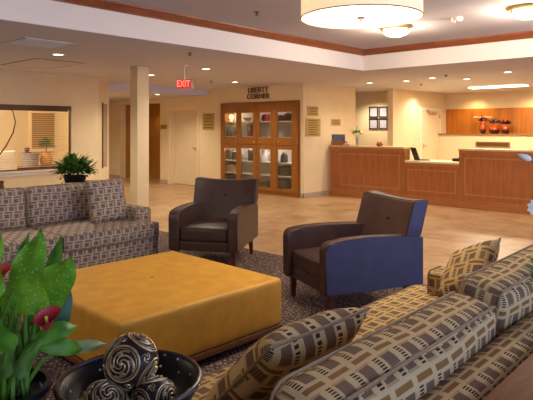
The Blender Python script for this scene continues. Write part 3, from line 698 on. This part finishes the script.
# flush lights
def flush(px, py, label):
    d = FL*(HT-1.5)/(129-py); p = at(px, py, d); t = thing('flush_light', label, 'ceiling light', (p.x, p.y, HT), 0, 'flush ceiling lights')
    bm = bmesh.new(); lathe(bm, [(0, 0), (.2, 0), (.205, -.03), (.19, -.04)], seg=32); obj('pan', bm, M_brass, t)
    bm = bmesh.new(); lathe(bm, [(.19, -.035), (.185, -.06), (.14, -.1), (.07, -.125), (0, -.13)], seg=32); obj('glass_bowl', bm, M_flush, t)
    for k in range(3): bm = bmesh.new(); a = k*2.09+.4; box(bm, .188*math.cos(a)-.012, .188*math.cos(a)+.012, .188*math.sin(a)-.012, .188*math.sin(a)+.012, -.075, -.03); obj('clip', bm, M_brass, t)
    point((p.x, p.y, HT-.2), 30, (1, .84, .6), .12)
flush(396, 27, 'flush glass ceiling light near the tray corner'); flush(527, 7, 'flush glass ceiling light at the right edge of the photo')
# smoke detector, sprinklers
def pat(px, py, z): return at(px, py, FL*(z-1.5)/(129-py))
p = pat(457, 17.5, HT); t = thing('smoke_detector', 'white smoke detector on the tray ceiling', 'smoke detector', (p.x, p.y, HT))
bm = bmesh.new(); lathe(bm, [(0,0), (.07,0), (.07,-.02), (.055,-.045), (0,-.05)], seg=24); obj('body', bm, M_white, t); bm = bmesh.new(); lathe(bm, [(0,-.05),(.02,-.05),(.015,-.06),(0,-.06)], seg=12); obj('sensor', bm, M_nickel, t)
for (px, py, z, lb) in [(257, 12, HT, 'small sprinkler head on the tray ceiling left of the pendant'), (190, 53, H, 'sprinkler head on lower ceiling above the exit sign'), (446, 75, H, 'sprinkler head above the right desk section, nearer one'), (421, 84, H, 'sprinkler head above the reception desk, farther one'), (211, 81, H, 'sprinkler head near the top left of the cabinet')]:
    p = pat(px, py, z); t = thing('sprinkler_head', lb, 'sprinkler', (p.x, p.y, z+.002)); bm = bmesh.new(); lathe(bm, [(0,0), (.035,0), (.035,-.008), (.012,-.012), (.01,-.03), (.0,-.03)], seg=16); obj('body', bm, M_bronze, t)
    bm = bmesh.new(); lathe(bm, [(0,-.04), (.024,-.04), (.024,-.036), (0,-.034)], seg=12); tube(bm, [(.01,0,-.02), (.018,0,-.03), (.006,0,-.04)], .003, seg=4); obj('deflector', bm, M_bronze, t)
# vent and hatch
vt = thing('ceiling_vent', 'square pale blue grey air vent in the lower ceiling', 'vent', (-6.42, -1.2, H))
obj('frame', B((-.3, .3, .27, .3, -.008, 0), (-.3, .3, -.3, -.27, -.008, 0), (-.3, -.27, -.27, .27, -.008, 0), (.27, .3, -.27, .27, -.008, 0)), M_hatch, vt, 0)
bm = bmesh.new()
for k in range(12): box(bm, -.27, .27, -.262+k*.045, -.232+k*.045, -.01, -.003)
obj('louvers', bm, M_vent, vt, 0); obj('backing', B((-.27, .27, -.27, .27, -.002, 0)), M_vent, vt, 0)
for (x0, y0_, lb) in ((-5.45, .75, 'larger flat access panel in the lower ceiling beyond the vent'),):
    t = thing('access_panel', lb, 'ceiling panel', (x0, y0_, H)); obj('panel', B((-.37, .37, -.57, .57, -.006, 0)), M_hatch, t, 0)
    obj('frame', B((-.385, .385, .57, .59, -.008, 0), (-.385, .385, -.59, -.57, -.008, 0), (-.385, -.37, -.57, .57, -.008, 0), (.37, .385, -.57, .57, -.008, 0)), mat('panel edge', (130, 112, 104)), t, 0)
# exit sign
p = at(184.5, 84.5, 8.7); ez = p.z
t = thing('exit_sign', 'glowing red EXIT sign hanging from the lower ceiling', 'exit sign', (p.x, p.y, ez), -PI/4)
obj('housing', B((-.135, .135, -.022, .022, -.08, .08), bev=.004), mat('exit housing', (200, 170, 160), .5), t, 0)
obj('lit_face', B((-.125, .10, -.0235, -.022, -.065, .075)), M_exitb, t, 0)
me = textmesh('EXIT', .15, .002, 0); me.materials.append(M_exit); o = bpy.data.objects.new('lettering', me); COL.objects.link(o); o.parent = t; o.location = (-.015, -.027, .005); o.rotation_euler = (PI/2, 0, 0); xs = [v.co.x for v in me.vertices]; o.scale = (.2/(max(xs)-min(xs)), 1, 1)
bm = bmesh.new(); tube(bm, [(0,0,.08), (0,0,H-ez)], .008); lathe(bm, [(0, H-ez), (.06, H-ez), (.06, H-ez-.015), (0, H-ez-.02)], seg=16); obj('stem', bm, M_white, t)
# hall sconce glow
p = onX(124, 113, .9)
t = thing('wall_sconce', 'small lit sconce on the ochre wall of the hall recess', 'wall lamp', (.88, p.y, p.z)); bm = bmesh.new(); lathe(bm, [(.02,-.08), (.05,.06), (.045,.06), (0,-.07)], (-.06,0,0), 16); obj('lamp_shade', bm, M_flush, t); obj('bracket', B((-.06, .02, -.015, .015, -.09, -.07), (.0, .02, -.03, .03, -.12, 0)), M_brass, t, 0)

# ================================================================== FURNITURE
Z0 = .006
def piping(pts, parent, r=.005): bm = bmesh.new(); tube(bm, pts, r, True, 6); return obj('piping', bm, M_pipe, parent)
def sofa(label, W, loc, rz, fab, tops, feetm=M_legw):
    """local: x across, front edge at y=0, back towards +y"""
    t = thing('sofa', label, 'sofa', loc, rz); w = W/2
    bm = bmesh.new(); softbox(bm, (0, .60, .175), (w-.01, .58, .125), .02, n=4); obj('base', bm, fab, t)
    for s in (-1, 1):
        bm = bmesh.new(); softbox(bm, (s*(w-.1), .62, .33), (.1, .44, .27), .035, (.008, .004, .008), n=6); ar = obj('arm', bm, fab, t)
        piping(rrect((s*(w-.1), .62, .33), 1, -.44+.01, (.1, .44, .27), .035), ar)
    bm = bmesh.new(); softbox(bm, (0, 1.085, .385), (w, .09, .335), .07, (0, .01, .0), n=8); obj('back_frame', bm, fab, t)
    for s in (-1, 1):
        c = (s*w/2, .42, .365); h = (w/2-.004, .42, .085)
        bm = bmesh.new(); softbox(bm, c, h, .035, (0, .008, .018), n=10, wr=.002); cu = obj('seat_cushion', bm, fab, t)
        piping(rrect(c, 2, .085-.012, h, .04), cu); piping(rrect(c, 2, -.085+.012, h, .04), cu)
    M = Matrix.Rotation(-.16, 3, 'X')
    for s in (-1, 1):
        top = tops[0] if s < 0 else tops[1]
        hz = (top-.43)/2; c = Vector((s*(w-.06)/2, .88, .43+hz)); h = ((w-.06)/2-.008, .095, hz)
        bm = bmesh.new(); softbox(bm, c, h, .045, (.008, .05, .012), n=12, M=M, wr=.004); cu = obj('back_cushion', bm, fab, t)
        piping(rrect(c, 1, -.095+.014, h, .05, M), cu); piping(rrect(c, 1, .095-.014, h, .05, M), cu)
    for sx in (-1, 1):
        for y in (.1, 1.1): bm = bmesh.new(); lathe(bm, [(0,0), (.02,0), (.028,.06), (0,.06)], (sx*(w-.1), y, 0), 12); obj('leg', bm, feetm, t)
    return t
sofa('patterned sofa at left, cool light painted into its fabric, facing the ottoman, in front of the office window', 2.3, (-6.76, -2.43, Z0), 0, M_fabric2, (.86, .86))
sofa('large tan patterned sofa in the right foreground, seen from behind', 2.45, (-7.17, -5.72, Z0), PI, M_fabric, (.86, .82))
def pillow(label, S, T, loc, rot, fab, n=22):
    t = thing('throw_pillow', label, 'pillow', loc); t.rotation_mode = 'YXZ'; t.rotation_euler = rot
    bm = bmesh.new(); uvl = bm.loops.layers.uv.verify(); g = {}
    def pos(i, j, sg):
        u, v = -1+2*i/n, -1+2*j/n; pinch = 1 - .07*(1-u*u) if abs(v) == 1 else 1
        x = u*S*(1-.06*(1-v*v)*abs(u)**3); y = v*S*(1-.06*(1-u*u)*abs(v)**3)
        th = T*((1-u**4)*(1-v**4))**.55 + .004*math.sin(u*9+v*5)*(1-u*u)*(1-v*v)
        return Vector((x, sg*th, y)), (x, y)
    for sg in (-1, 1):
        for i in range(n):
            for j in range(n):
                vs = []; uvs = []
                for (a, b) in ((i,j),(i+1,j),(i+1,j+1),(i,j+1)):
                    p, uv = pos(a, b, sg); edge = a in (0, n) or b in (0, n); k = (a, b, 0 if edge else sg)
                    if k not in g: g[k] = bm.verts.new(p)
                    vs.append(g[k]); uvs.append(uv)
                f = bm.faces.new(vs if sg < 0 else vs[::-1])
                for lo, uv in zip(f.loops, uvs if sg < 0 else uvs[::-1]): lo[uvl].uv = uv
    obj('cover', bm, fab, t, 1)
    pts = [pos(i, 0, 1)[0] for i in range(n)] + [pos(n, j, 1)[0] for j in range(n)] + [pos(n-i, n, 1)[0] for i in range(n)] + [pos(0, n-j, 1)[0] for j in range(n)]
    bm = bmesh.new(); tube(bm, pts, .006, True, 6); obj('piping', bm, M_pipe, t)
    return t
pillow('square patterned pillow at the right end of the left sofa', .25, .085, (-6.0, -1.97, .69), (-.22, 0, .1), M_fabric2)
pillow('patterned throw pillow at the near end of the foreground sofa', .27, .085, (-7.84, -6.17, .63), (.8, .0, -.04), M_fabric)
pillow('patterned throw pillow leaning at the far arm of the foreground sofa', .19, .07, (-6.12, -6.16, .65), (.72, .6, .85), M_fabric)

# armchairs
def armchair(label, loc, rz, sidem):
    """local: front at y=0, back at y=.92, width .77"""
    t = thing('armchair', label, 'armchair', loc, rz, 'leather armchairs'); w = .385; aw = .11
    bm = bmesh.new(); softbox(bm, (0, .45, .235), (w-aw+.01, .42, .05), .012, n=3); obj('seat_rail', bm, M_leather, t)
    bm = bmesh.new(); softbox(bm, (0, .40, .355), (w-aw-.003, .37, .075), .03, (0, .006, .016), n=8); cu = obj('seat_cushion', bm, M_leather, t)
    bm = bmesh.new(); tube(bm, rrect((0, .40, .355), 2, .062, (w-aw-.003, .37, .075), .035), .005, True, 6); obj('piping', bm, M_leather, cu)
    # arm side profile (y,z): flat bottom, top gently arched, rounded front
    top = [(0.0, .53), (.006, .565), (.024, .59), (.06, .604), (.2, .618), (.4, .622), (.6, .616), (.78, .604), (.90, .59)]
    prof = [(0.0, .19)] + top + [(.945, .583), (.945, .19)]
    for s in (-1, 1):
        bm = bmesh.new(); xo, xi = s*w, s*(w-aw)
        A = [bm.verts.new((xo, y, z)) for y, z in prof]; Bv = [bm.verts.new((xi, y, z)) for y, z in prof]; n = len(prof)
        bm.faces.new(A); bm.faces.new(Bv[::-1])
        for i in range(n): bm.faces.new((A[i], A[(i+1)%n], Bv[(i+1)%n], Bv[i]))
        es = [e for f in list(bm.faces)[:2] for e in f.edges]
        bmesh.ops.bevel(bm, geom=list(set(es)), offset=.012, segments=3, affect='EDGES')
        bmesh.ops.recalc_face_normals(bm, faces=bm.faces)
        for f in bm.faces: f.material_index = 1 if (f.normal.x*s > .6 or (f.normal.z > .5 and False)) else 0
        ar = obj('arm', bm, [M_leather, sidem], t)
        bm = bmesh.new(); tube(bm, [(s*(w-.004), y, z) for y, z in [(0.002,.2)] + [(y, z) for y, z in top]], .005, False, 6); obj('piping', bm, M_leather, ar)
    # backrest: curved in plan, leaning
    bm = bmesh.new(); nx, nz = 16, 10
    def bp(u, v, side):
        z = .21 + v*(.66 + .03*(u*u)); x = u*(w-.014 if z < .575 else w); lean = .05 + .22*(v-.5); curve = -.10*(u*u)*v - .02*u*u
        th = .17 - .06*v + (0.01*(abs(u)**4))*v
        yb = .885 + lean; yf = .885 - th + lean + curve*.7
        return Vector((x, yf if side == 0 else yb + curve*.35, z))
    G = [[[bm.verts.new(bp(-1+2*i/nx, j/nz, s)) for j in range(nz+1)] for i in range(nx+1)] for s in (0, 1)]
    for i in range(nx):
        for j in range(nz):
            bm.faces.new((G[0][i][j], G[0][i+1][j], G[0][i+1][j+1], G[0][i][j+1])); bm.faces.new((G[1][i][j], G[1][i][j+1], G[1][i+1][j+1], G[1][i+1][j]))
        bm.faces.new((G[0][i][nz], G[0][i+1][nz], G[1][i+1][nz], G[1][i][nz])); bm.faces.new((G[0][i][0], G[1][i][0], G[1][i+1][0], G[0][i+1][0]))
    sidef = []
    for j in range(nz):
        for i in (0, nx): sidef.append(bm.faces.new((G[0][i][j], G[0][i][j+1], G[1][i][j+1], G[1][i][j])))
    bmesh.ops.recalc_face_normals(bm, faces=bm.faces)
    for f in sidef: f.material_index = 1
    sharp = [e for e in bm.edges if len(e.link_faces) == 2 and e.link_faces[0].normal.angle(e.link_faces[1].normal) > .9]
    bmesh.ops.bevel(bm, geom=sharp, offset=.014, segments=3, affect='EDGES')
    bk = obj('backrest', bm, [M_leather, sidem], t)
    p = bp(0, .74, 0); bm = bmesh.new(); sphere(bm, p, .016, 12, 8); obj('button', bm, M_black, bk)
    for sx in (-1, 1):
        for y, dy in ((.07, 0), (.80, .05)):
            bm = bmesh.new(); x = sx*(w-.06); a, b = .026, .017
            lo = [bm.verts.new((x+p*b+sx*.0, y+dy+q*b, 0)) for p, q in ((-1,-1),(1,-1),(1,1),(-1,1))]; hi = [bm.verts.new((x+p*a, y+q*a, .2)) for p, q in ((-1,-1),(1,-1),(1,1),(-1,1))]
            bm.faces.new(lo[::-1]); bm.faces.new(hi)
            for i in range(4): bm.faces.new((lo[i], lo[(i+1)%4], hi[(i+1)%4], hi[i]))
            obj('leg', bm, M_legw, t, 0)
    return t
def place(A, ang, sgn):  # front-right corner (as seen) and depth direction
    dx, dy = math.cos(ang), math.sin(ang); px, py = -dy, dx
    return (A[0]+px*.385, A[1]+py*.385, Z0), ang-PI/2
l, r = place((-5.32, -3.37), math.radians(30), 1); armchair('brown leather armchair beyond the far side of the ottoman', l, r, M_leather)
l, r = place((-5.93, -4.96), math.radians(-24), 1); armchair('armchair with blue window light painted on its leather side near the foreground sofa', l, r, M_bluelit)

# ottoman
t = thing('ottoman', 'large square mustard yellow ottoman on a wooden base', 'ottoman', (-7.012, -4.212, Z0), math.radians(-2))
h = .665
bm = bmesh.new(); softbox(bm, (0, 0, .255), (h, h, .165), .028, (0, 0, .006), n=12); up = obj('upholstery', bm, M_must, t)
bm = bmesh.new(); lathe(bm, [(0, .006), (.008, .004), (.012, 0), (0, -.002)], (0, 0, .426), 12); obj('button', bm, mat('tan button', (150, 100, 30)), up)
M_obase = wood('ottoman base wood', (92, 54, 28), (126, 78, 42), (3, 3, 3), .4)
obj('plinth', B((-h+.0, h-.0, -h, -h+.06, .05, .09), (-h, h, h-.06, h, .05, .09), (-h, -h+.06, -h+.06, h-.06, .05, .09), (h-.06, h, -h+.06, h-.06, .05, .09), bev=.004), M_obase, t, 0)
for sx in (-1, 1):
    for sy in (-1, 1): obj('leg', B((sx*(h-.035)-.03, sx*(h-.035)+.03, sy*(h-.035)-.03, sy*(h-.035)+.03, 0, .052), bev=.003), M_legw, t, 0)

# console table behind left sofa with plant
t = thing('console_table', 'narrow dark console table behind the left sofa', 'table', (-6.2, -.98, Z0)); 
obj('tabletop', B((-.7, .7, -.16, .16, .75, .785), bev=.004), M_legw, t, 0)
for sx in (-1, 1):
    for sy in (-1, 1): obj('leg', B((sx*.65-.02, sx*.65+.02, sy*.12-.02, sy*.12+.02, 0, .75)), M_legw, t, 0)
p = at(75, 184, 6.75)
t = thing('potted_plant', 'bushy green plant in an oval black bowl behind the left sofa', 'potted plant', (p.x, -.98, .791), -.83)
px_ = [onY(75, 180, -.98)]; t.location = (px_[0].x, -.98, .791)
bm = bmesh.new(); lathe(bm, [(0,0), (.1,0), (.125,.03), (.14,.1), (.145,.125), (.135,.125), (.12,.09), (0,.085)], seg=32, sy=.75); obj('pot', bm, M_blackg, t)
bm = bmesh.new(); bush(bm, (0, 0, .15), .27, 330, .12, .045, .95, 11); obj('foliage', bm, [M_leafd], t)
bm = bmesh.new(); bush(bm, (0, 0, .16), .22, 60, .1, .035, 1.0, 12); obj('bright_leaves', bm, M_leaf, t)
bm = bmesh.new()
for k in range(6): a = k*1.05; tube(bm, [(.03*math.cos(a), .02*math.sin(a), .05), (.12*math.cos(a), .08*math.sin(a), .24)], .006, seg=5)
obj('stem', bm, mat('bark', (86, 62, 40)), t)

# end table with bowl and calla plant
t = thing('end_table', 'square end table at the near end of the foreground sofa', 'table', (-8.79, -6.42, Z0))
obj('tabletop', B((-.31, .31, -.33, .33, .69, .724), bev=.004), M_legw, t, 0)
for sx in (-1, 1):
    for sy in (-1, 1): obj('leg', B((sx*.27-.022, sx*.27+.022, sy*.29-.022, sy*.29+.022, 0, .69)), M_legw, t, 0)
ZT = .73
bc = at(130.5, 388, 1.43); bc = Vector((bc.x, bc.y, 0))
t = thing('bowl', 'wide dark metal bowl holding carved balls', 'bowl', (bc.x, bc.y, ZT))
Rb = .183
bm = bmesh.new(); lathe(bm, [(0, 0), (.075, 0), (.085, .008), (.12, .03), (.155, .07), (.172, .105), (.183, .118), (.186, .124), (.18, .128), (.168, .120), (.158, .103), (.14, .07), (.105, .035), (.06, .016), (0, .013)], seg=72)
def mk_bowl():
    m, tt = newmat('speckled dark bowl', .4, .15); vo = tt.node('ShaderNodeTexVoronoi'); tt.l.new(tt.coord(), vo.inputs['Vector']); vo.inputs['Scale'].default_value = 34
    tt.l.new(tt.mix(tt.math('LESS_THAN', vo.outputs['Distance'], .14), lin((26, 20, 20)), lin((200, 196, 186))), tt.bsdf.inputs['Base Color']); return m
obj('shell', bm, mk_bowl(), t)
bm = bmesh.new(); tube(bm, [(.1775*math.cos(2*PI*k/72), .1775*math.sin(2*PI*k/72), .1255) for k in range(72)], .0065, True, 8); obj('rim', bm, mat('bowl rim', (54, 36, 28), .35, .4, .1), t)
def mk_ball():
    m, tt = newmat('dark carved resin', .4, .2); n = tt.noise(tt.coord(), 60, 4); tt.l.new(tt.ramp(n, [(.35, lin((26, 16, 16))), (.7, lin((58, 36, 30)))]), tt.bsdf.inputs['Base Color']); tt.bump(n, .5, .004); return m
M_ball = mk_ball(); M_scroll = mat('antique silver gilt', (176, 154, 116), .42, .5, .8, noise=.35, nscale=40)
def ball(c, r, rot, label):
    t = thing('carved_ball', label, 'decorative ball', c); t.rotation_euler = rot
    bm = bmesh.new(); sphere(bm, (0,0,0), r, 36, 24); obj('core', bm, M_ball, t)
    bm = bmesh.new()
    dirs = [Vector(d).normalized() for d in ((0,0,1),(0,0,-1),(1,0,0),(-1,0,0),(0,1,0),(0,-1,0))]
    def P_(d, u, w, a, rho, k=1.0):  # rho in radians on the sphere
        return (d*math.cos(rho) + (u*math.cos(a)+w*math.sin(a))*math.sin(rho))*r*k
    for d in dirs:
        u, w = frame_of(d)
        for rh, th in ((.66, .042), (.56, .018)): tube(bm, [P_(d, u, w, 2*PI*k/28, rh, 1.005) for k in range(28)], r*th, True, 6)
        for q in range(4):
            pts = []
            for k in range(20):
                s = k/19; a = q*PI/2 + s*4.2; pts.append(P_(d, u, w, a, .5*(1-s*.86), 1.012))
            tube(bm, pts, [r*(.045-.022*k/19) for k in range(20)], seg=6)
            cc = P_(d, u, w, q*PI/2+.75, .36, 1.0).normalized(); u2, w2 = frame_of(cc)
            tube(bm, [P_(cc, u2, w2, s*1.0, .10*(1-s/9.), 1.015) for s in [k*.55 for k in range(14)]], r*.028, seg=5)
        p = P_(d, u, w, 0, 0, 1.01); sphere(bm, p, r*.09, 10, 8)
    for sx in (-1, 1):
        for sy in (-1, 1):
            for sz in (-1, 1):
                cc = Vector((sx, sy, sz)).normalized(); u2, w2 = frame_of(cc)
                for q in range(3):
                    a0 = q*2.09; tube(bm, [P_(cc, u2, w2, a0+s*.9, .05+.05*s, 1.01) for s in [k*.35 for k in range(9)]], [r*(.04-.003*k) for k in range(9)], seg=5)
    obj('scrollwork', bm, M_scroll, t)
rb = .066
top = at(131, 361.5, 1.425)
def inb(dx, dy, z): return Vector((bc.x+dx, bc.y+dy, ZT+z))
ball(top, .0675, (.5, .3, .6), 'carved ball on top of the pile in the dark bowl')
F2, R2 = FW, RT
def rel(fr, rt, z): v = FW*fr + RT*rt; return Vector((bc.x+v.x, bc.y+v.y, ZT+z))
ball(rel(-.035, .068, .083), .060, (1.2, .2, .1), 'carved ball at right under the top ball in the dark bowl')
ball(rel(-.065, -.050, .086), .060, (.2, .9, 1.4), 'carved ball at the front left of the dark bowl')
ball(rel(.068, -.018, .080), .052, (.8, 1.3, .3), 'carved ball hidden behind the top ball in the dark bowl')

# calla lily
pc_ = at(2, 392, 1.34); PX, PY = pc_.x, pc_.y
t = thing('calla_lily', 'potted calla lily with speckled green leaves and red bloom at left', 'potted plant', (PX, PY, ZT))
O = Vector((PX, PY, ZT))
bm = bmesh.new(); lathe(bm, [(0,0), (.075,0), (.085,.01), (.105,.13), (.112,.135), (.112,.15), (.1,.15), (.095,.125), (0,.12)], seg=40); obj('pot', bm, M_blackg, t)
def q(px, py, d): return at(px, py, d) - O
base = Vector((0, 0, .12))
def stemleaf(bs, jn, tip, w, m, up=None, shape='arrow', droop=.1, name='leaf'):
    b = base + Vector(bs); sm = bmesh.new(); mid = b.lerp(jn, .55) + Vector((0,0,.02))
    tube(sm, [b, mid, jn], [.006, .005, .004], seg=6)
    lf = bmesh.new(); n = up or (-FW + Vector((0,0,.5)))
    leafblade(lf, jn - (tip-jn)*.12, tip, w, up=n, droop=droop, n=12, fold=-.25, shape=shape)
    L = obj(name, lf, m, t, 1); obj('stem', sm, M_stem, L)
stemleaf((.02, .01, 0), q(21, 304, 1.3), q(41, 228, 1.36), .135, M_leafs, shape='arrow', droop=.08)
stemleaf((.03, .0, 0), q(42, 308, 1.38), q(72, 256, 1.46), .10, M_leafs, shape='oval')
stemleaf((-.02, .0, 0), q(-14, 290, 1.25), q(0, 232, 1.3), .09, M_leafs, shape='arrow')
stemleaf((.0, .03, 0), q(16, 290, 1.42), q(29, 232, 1.5), .03, M_leaf, shape='oval')
stemleaf((.04, .02, 0), q(50, 300, 1.42), q(61, 235, 1.5), .04, M_leaf, shape='oval')
stemleaf((.03, .02, 0), q(55, 340, 1.45), q(68, 284, 1.5), .075, M_leafb, shape='oval', droop=.2)
stemleaf((.04, -.01, 0), q(58, 352, 1.4), q(108, 344, 1.52), .032, mat('pale leaf', (120, 140, 84), .45), shape='oval', droop=.12)
stemleaf((.04, -.01, 0), q(42, 346, 1.36), q(84, 350, 1.44), .04, M_leaf, shape='oval', droop=.2)
stemleaf((.03, -.02, 0), q(38, 340, 1.34), q(78, 326, 1.42), .045, M_leaf, shape='oval', droop=.2)
stemleaf((-.03, .02, 0), q(-8, 340, 1.3), q(12, 286, 1.36), .07, M_leaf, shape='arrow')
stemleaf((-.01, -.03, 0), q(6, 345, 1.22), q(-18, 296, 1.2), .06, M_leaf, shape='arrow')
stemleaf((.02, .03, 0), q(30, 340, 1.4), q(38, 288, 1.46), .06, M_leaf, shape='arrow')
stemleaf((.0, -.02, 0), q(18, 372, 1.28), q(44, 334, 1.34), .05, M_leafd, shape='arrow')
stemleaf((-.02, -.02, 0), q(2, 372, 1.26), q(18, 330, 1.3), .05, M_leafd, shape='arrow')
for k in range(20):
    sm = bmesh.new(); a = random.uniform(0, 6.28); b = base + Vector((.06*math.cos(a), .06*math.sin(a), 0)); e = q(random.uniform(-10, 40), random.uniform(285, 335), random.uniform(1.26, 1.42))
    tube(sm, [b, b.lerp(e, .5)+Vector((0,0,.015)), e], [.0055, .005, .003], seg=6); obj('stalk', sm, M_stem, t)
def calla(c, r, tilt, m, stem_from):
    bm = bmesh.new(); n = 24; M = Vector((0,0,1)).rotation_difference((Vector((0,0,1)) - FW*tilt[0] + RT*tilt[1]).normalized()).to_matrix(); rows = []
    for j in range(7):
        s = j/6; row = []
        for k in range(n):
            a = 2*PI*k/n; rr = r*(.14+.86*s**.8)*(1+.22*max(0, math.cos(a))**3*s); z = -r*1.5*(1-s)**1.5 + .12*r*s*math.cos(a)
            row.append(bm.verts.new(Vector(c) + M @ Vector((rr*math.cos(a), rr*math.sin(a)*.8, z))))
        rows.append(row)
    for A, Bv in zip(rows, rows[1:]):
        for k in range(n): bm.faces.new((A[k], A[(k+1)%n], Bv[(k+1)%n], Bv[k]))
    bl = obj('bloom', bm, m, t, 1)
    bm = bmesh.new(); tube(bm, [Vector(c)+M@Vector((0,0,-r*1.4)), Vector(c)+M@Vector((0,0,-r*.1))], [.004, .0035], seg=6); obj('spadix', bm, M_yel, bl)
    bm = bmesh.new(); e = Vector(c)+M@Vector((0,0,-r*1.55)); tube(bm, [base+Vector(stem_from), (base+e)/2+Vector((.0,.0,.03)), e], [.006,.005,.004], seg=6); obj('stem', bm, M_stem, bl)
calla(q(46, 316, 1.24), .028, (.55, .1), M_red, (.03, 0, 0))
calla(q(-1, 271, 1.3), .022, (.5, .2), mat('orange petal', (210, 60, 30), .5), (-.01, 0, 0))
calla(q(59, 283, 1.44), .012, (.5, .3), M_yel, (.02, .02, 0))

# console table behind foreground sofa and flowers at right edge
t = thing('sofa_table', 'polished brown wooden sofa table behind the foreground sofa', 'table', (-7.15, -7.10, Z0))
obj('tabletop', B((-1.05, 1.05, -.19, .19, .705, .74), bev=.006), M_tablew, t, 0)
obj('apron', B((-1.0, 1.0, -.15, .15, .62, .705)), M_tablew, t, 0)
for sx in (-1, 1):
    for sy in (-1, 1): obj('leg', B((sx*.98-.025, sx*.98+.025, sy*.13-.025, sy*.13+.025, 0, .62)), M_tablew, t, 0)
V = Vector((-7.93, -7.14, .746))
t = thing('flower_vase', 'vase of white flowers cut off by the right edge of the photo', 'vase', V)
bm = bmesh.new(); lathe(bm, [(0,0), (.04,0), (.05,.04), (.045,.14), (.03,.2), (.038,.24), (.033,.24), (.025,.2), (.04,.14), (.045,.04), (0,.01)], seg=28); obj('glass', bm, M_glass, t)
dv = (V-CAM).dot(FW)
def qv(px, py, dd=0): return at(px, py, dv+dd) - V
def bud(c, d, ln, r, m, nm):
    bm = bmesh.new(); c = Vector(c); d = Vector(d).normalized()
    tube(bm, [c, c+d*ln*.15, c+d*ln*.4, c+d*ln*.75, c+d*ln], [r*.3, r*.8, r, r*.7, r*.08], seg=10); return obj(nm, bm, m, t, 1)
e = qv(531, 160); b_ = bud(e, qv(515, 153)-e, .035, .0085, M_wht, 'bud'); bm = bmesh.new(); tube(bm, [(0,0,.05), (.0,0,.25), qv(545, 200), qv(541, 170), e], .0028, seg=6); obj('stem', bm, M_stem, b_)
c = qv(534, 207)
bm = bmesh.new()
for k in range(9):
    a = k*2*PI/9; dd = RT*math.cos(a)+Vector((0,0,1))*math.sin(a); leafblade(bm, c, c+dd*.021-FW*.008, .017, up=-FW, droop=.15, n=5)
sphere(bm, c-FW*.006, .009, 10, 8); b_ = obj('blossom', bm, M_wht, t, 1); bm = bmesh.new(); tube(bm, [(0,0,.05), (0,0,.25), qv(548, 260), c], .0028, seg=6); obj('stem', bm, M_stem, b_)
bm = bmesh.new()
rnd = random.Random(4)
for k in range(16):
    s = qv(rnd.uniform(533, 552), rnd.uniform(262, 292), rnd.uniform(-.04, .04)); d = Vector((rnd.uniform(-1,1), rnd.uniform(-1,1), rnd.uniform(-.2,.8))).normalized()*.03; leafblade(bm, s, s+d - RT*.012, .014, n=4)
for k in range(5): tube(bm, [(0,0,.2), qv(545+k*2, 275, .01*k)], .002, seg=5)
obj('foliage', bm, M_leaf, t, 1)

# ================================================================== LIGHT
for (x, y) in ((-9.2, -3.2), (-2.6, -5.6)): point((x, y, HT-.2), 24, (1, .88, .70), .12)  # unseen fill points added under the tray ceiling to brighten the seating
for y in (.4, 1.0, 1.7, 2.3):  # small lights added inside the cabinet to brighten its shelves
    for z in (2.03, 1.02): point((.1, y, z), .8, (1, .95, .9), .03)
for (a, b) in wx: area(((a+b)/2, -9.6, 1.48), b-a, 1.7, 34, (.42, .56, 1.0), (PI/2, 0, 0)) 
point((-6.0, 3.0, 2.2), 70, (1, .86, .6), .25)
spot((-2.2, 7.0, 2.3), 34, 2.5); spot((.5, 6.1, 2.2), 7, 2.4, .8, (1, .75, .35)); spot((3.0, .3, 2.4), 55, 2.6)  # spots put in to lighten the hall and corridor, without fixtures
w = bpy.data.worlds.new('sky'); bpy.context.scene.world = w; w.use_nodes = True
bg = w.node_tree.nodes['Background']; bg.inputs[0].default_value = (.55, .68, 1, 1); bg.inputs[1].default_value = .15
# ================================================================== CAMERA
cd = bpy.data.cameras.new('camera'); cam = bpy.data.objects.new('camera', cd); COL.objects.link(cam)
cd.sensor_width = 36; cd.sensor_fit = 'HORIZONTAL'; cd.lens = FL/533*36; cd.shift_y = -(200-129)/533
cam.location = CAM
m3 = Matrix((RT, Vector((0,0,1)), -FW)).transposed(); cam.rotation_euler = m3.to_euler(); cd.clip_start = .05
bpy.context.scene.camera = cam
sc = bpy.context.scene
sc.view_settings.view_transform = 'Standard'; sc.view_settings.look = 'None'; sc.view_settings.exposure = 1.0; sc.view_settings.gamma = 1; sc.view_settings.use_curve_mapping = False
sc.cycles.max_bounces = 8; sc.cycles.diffuse_bounces = 5; sc.cycles.glossy_bounces = 3; sc.cycles.transmission_bounces = 6; sc.cycles.sample_clamp_indirect = 6
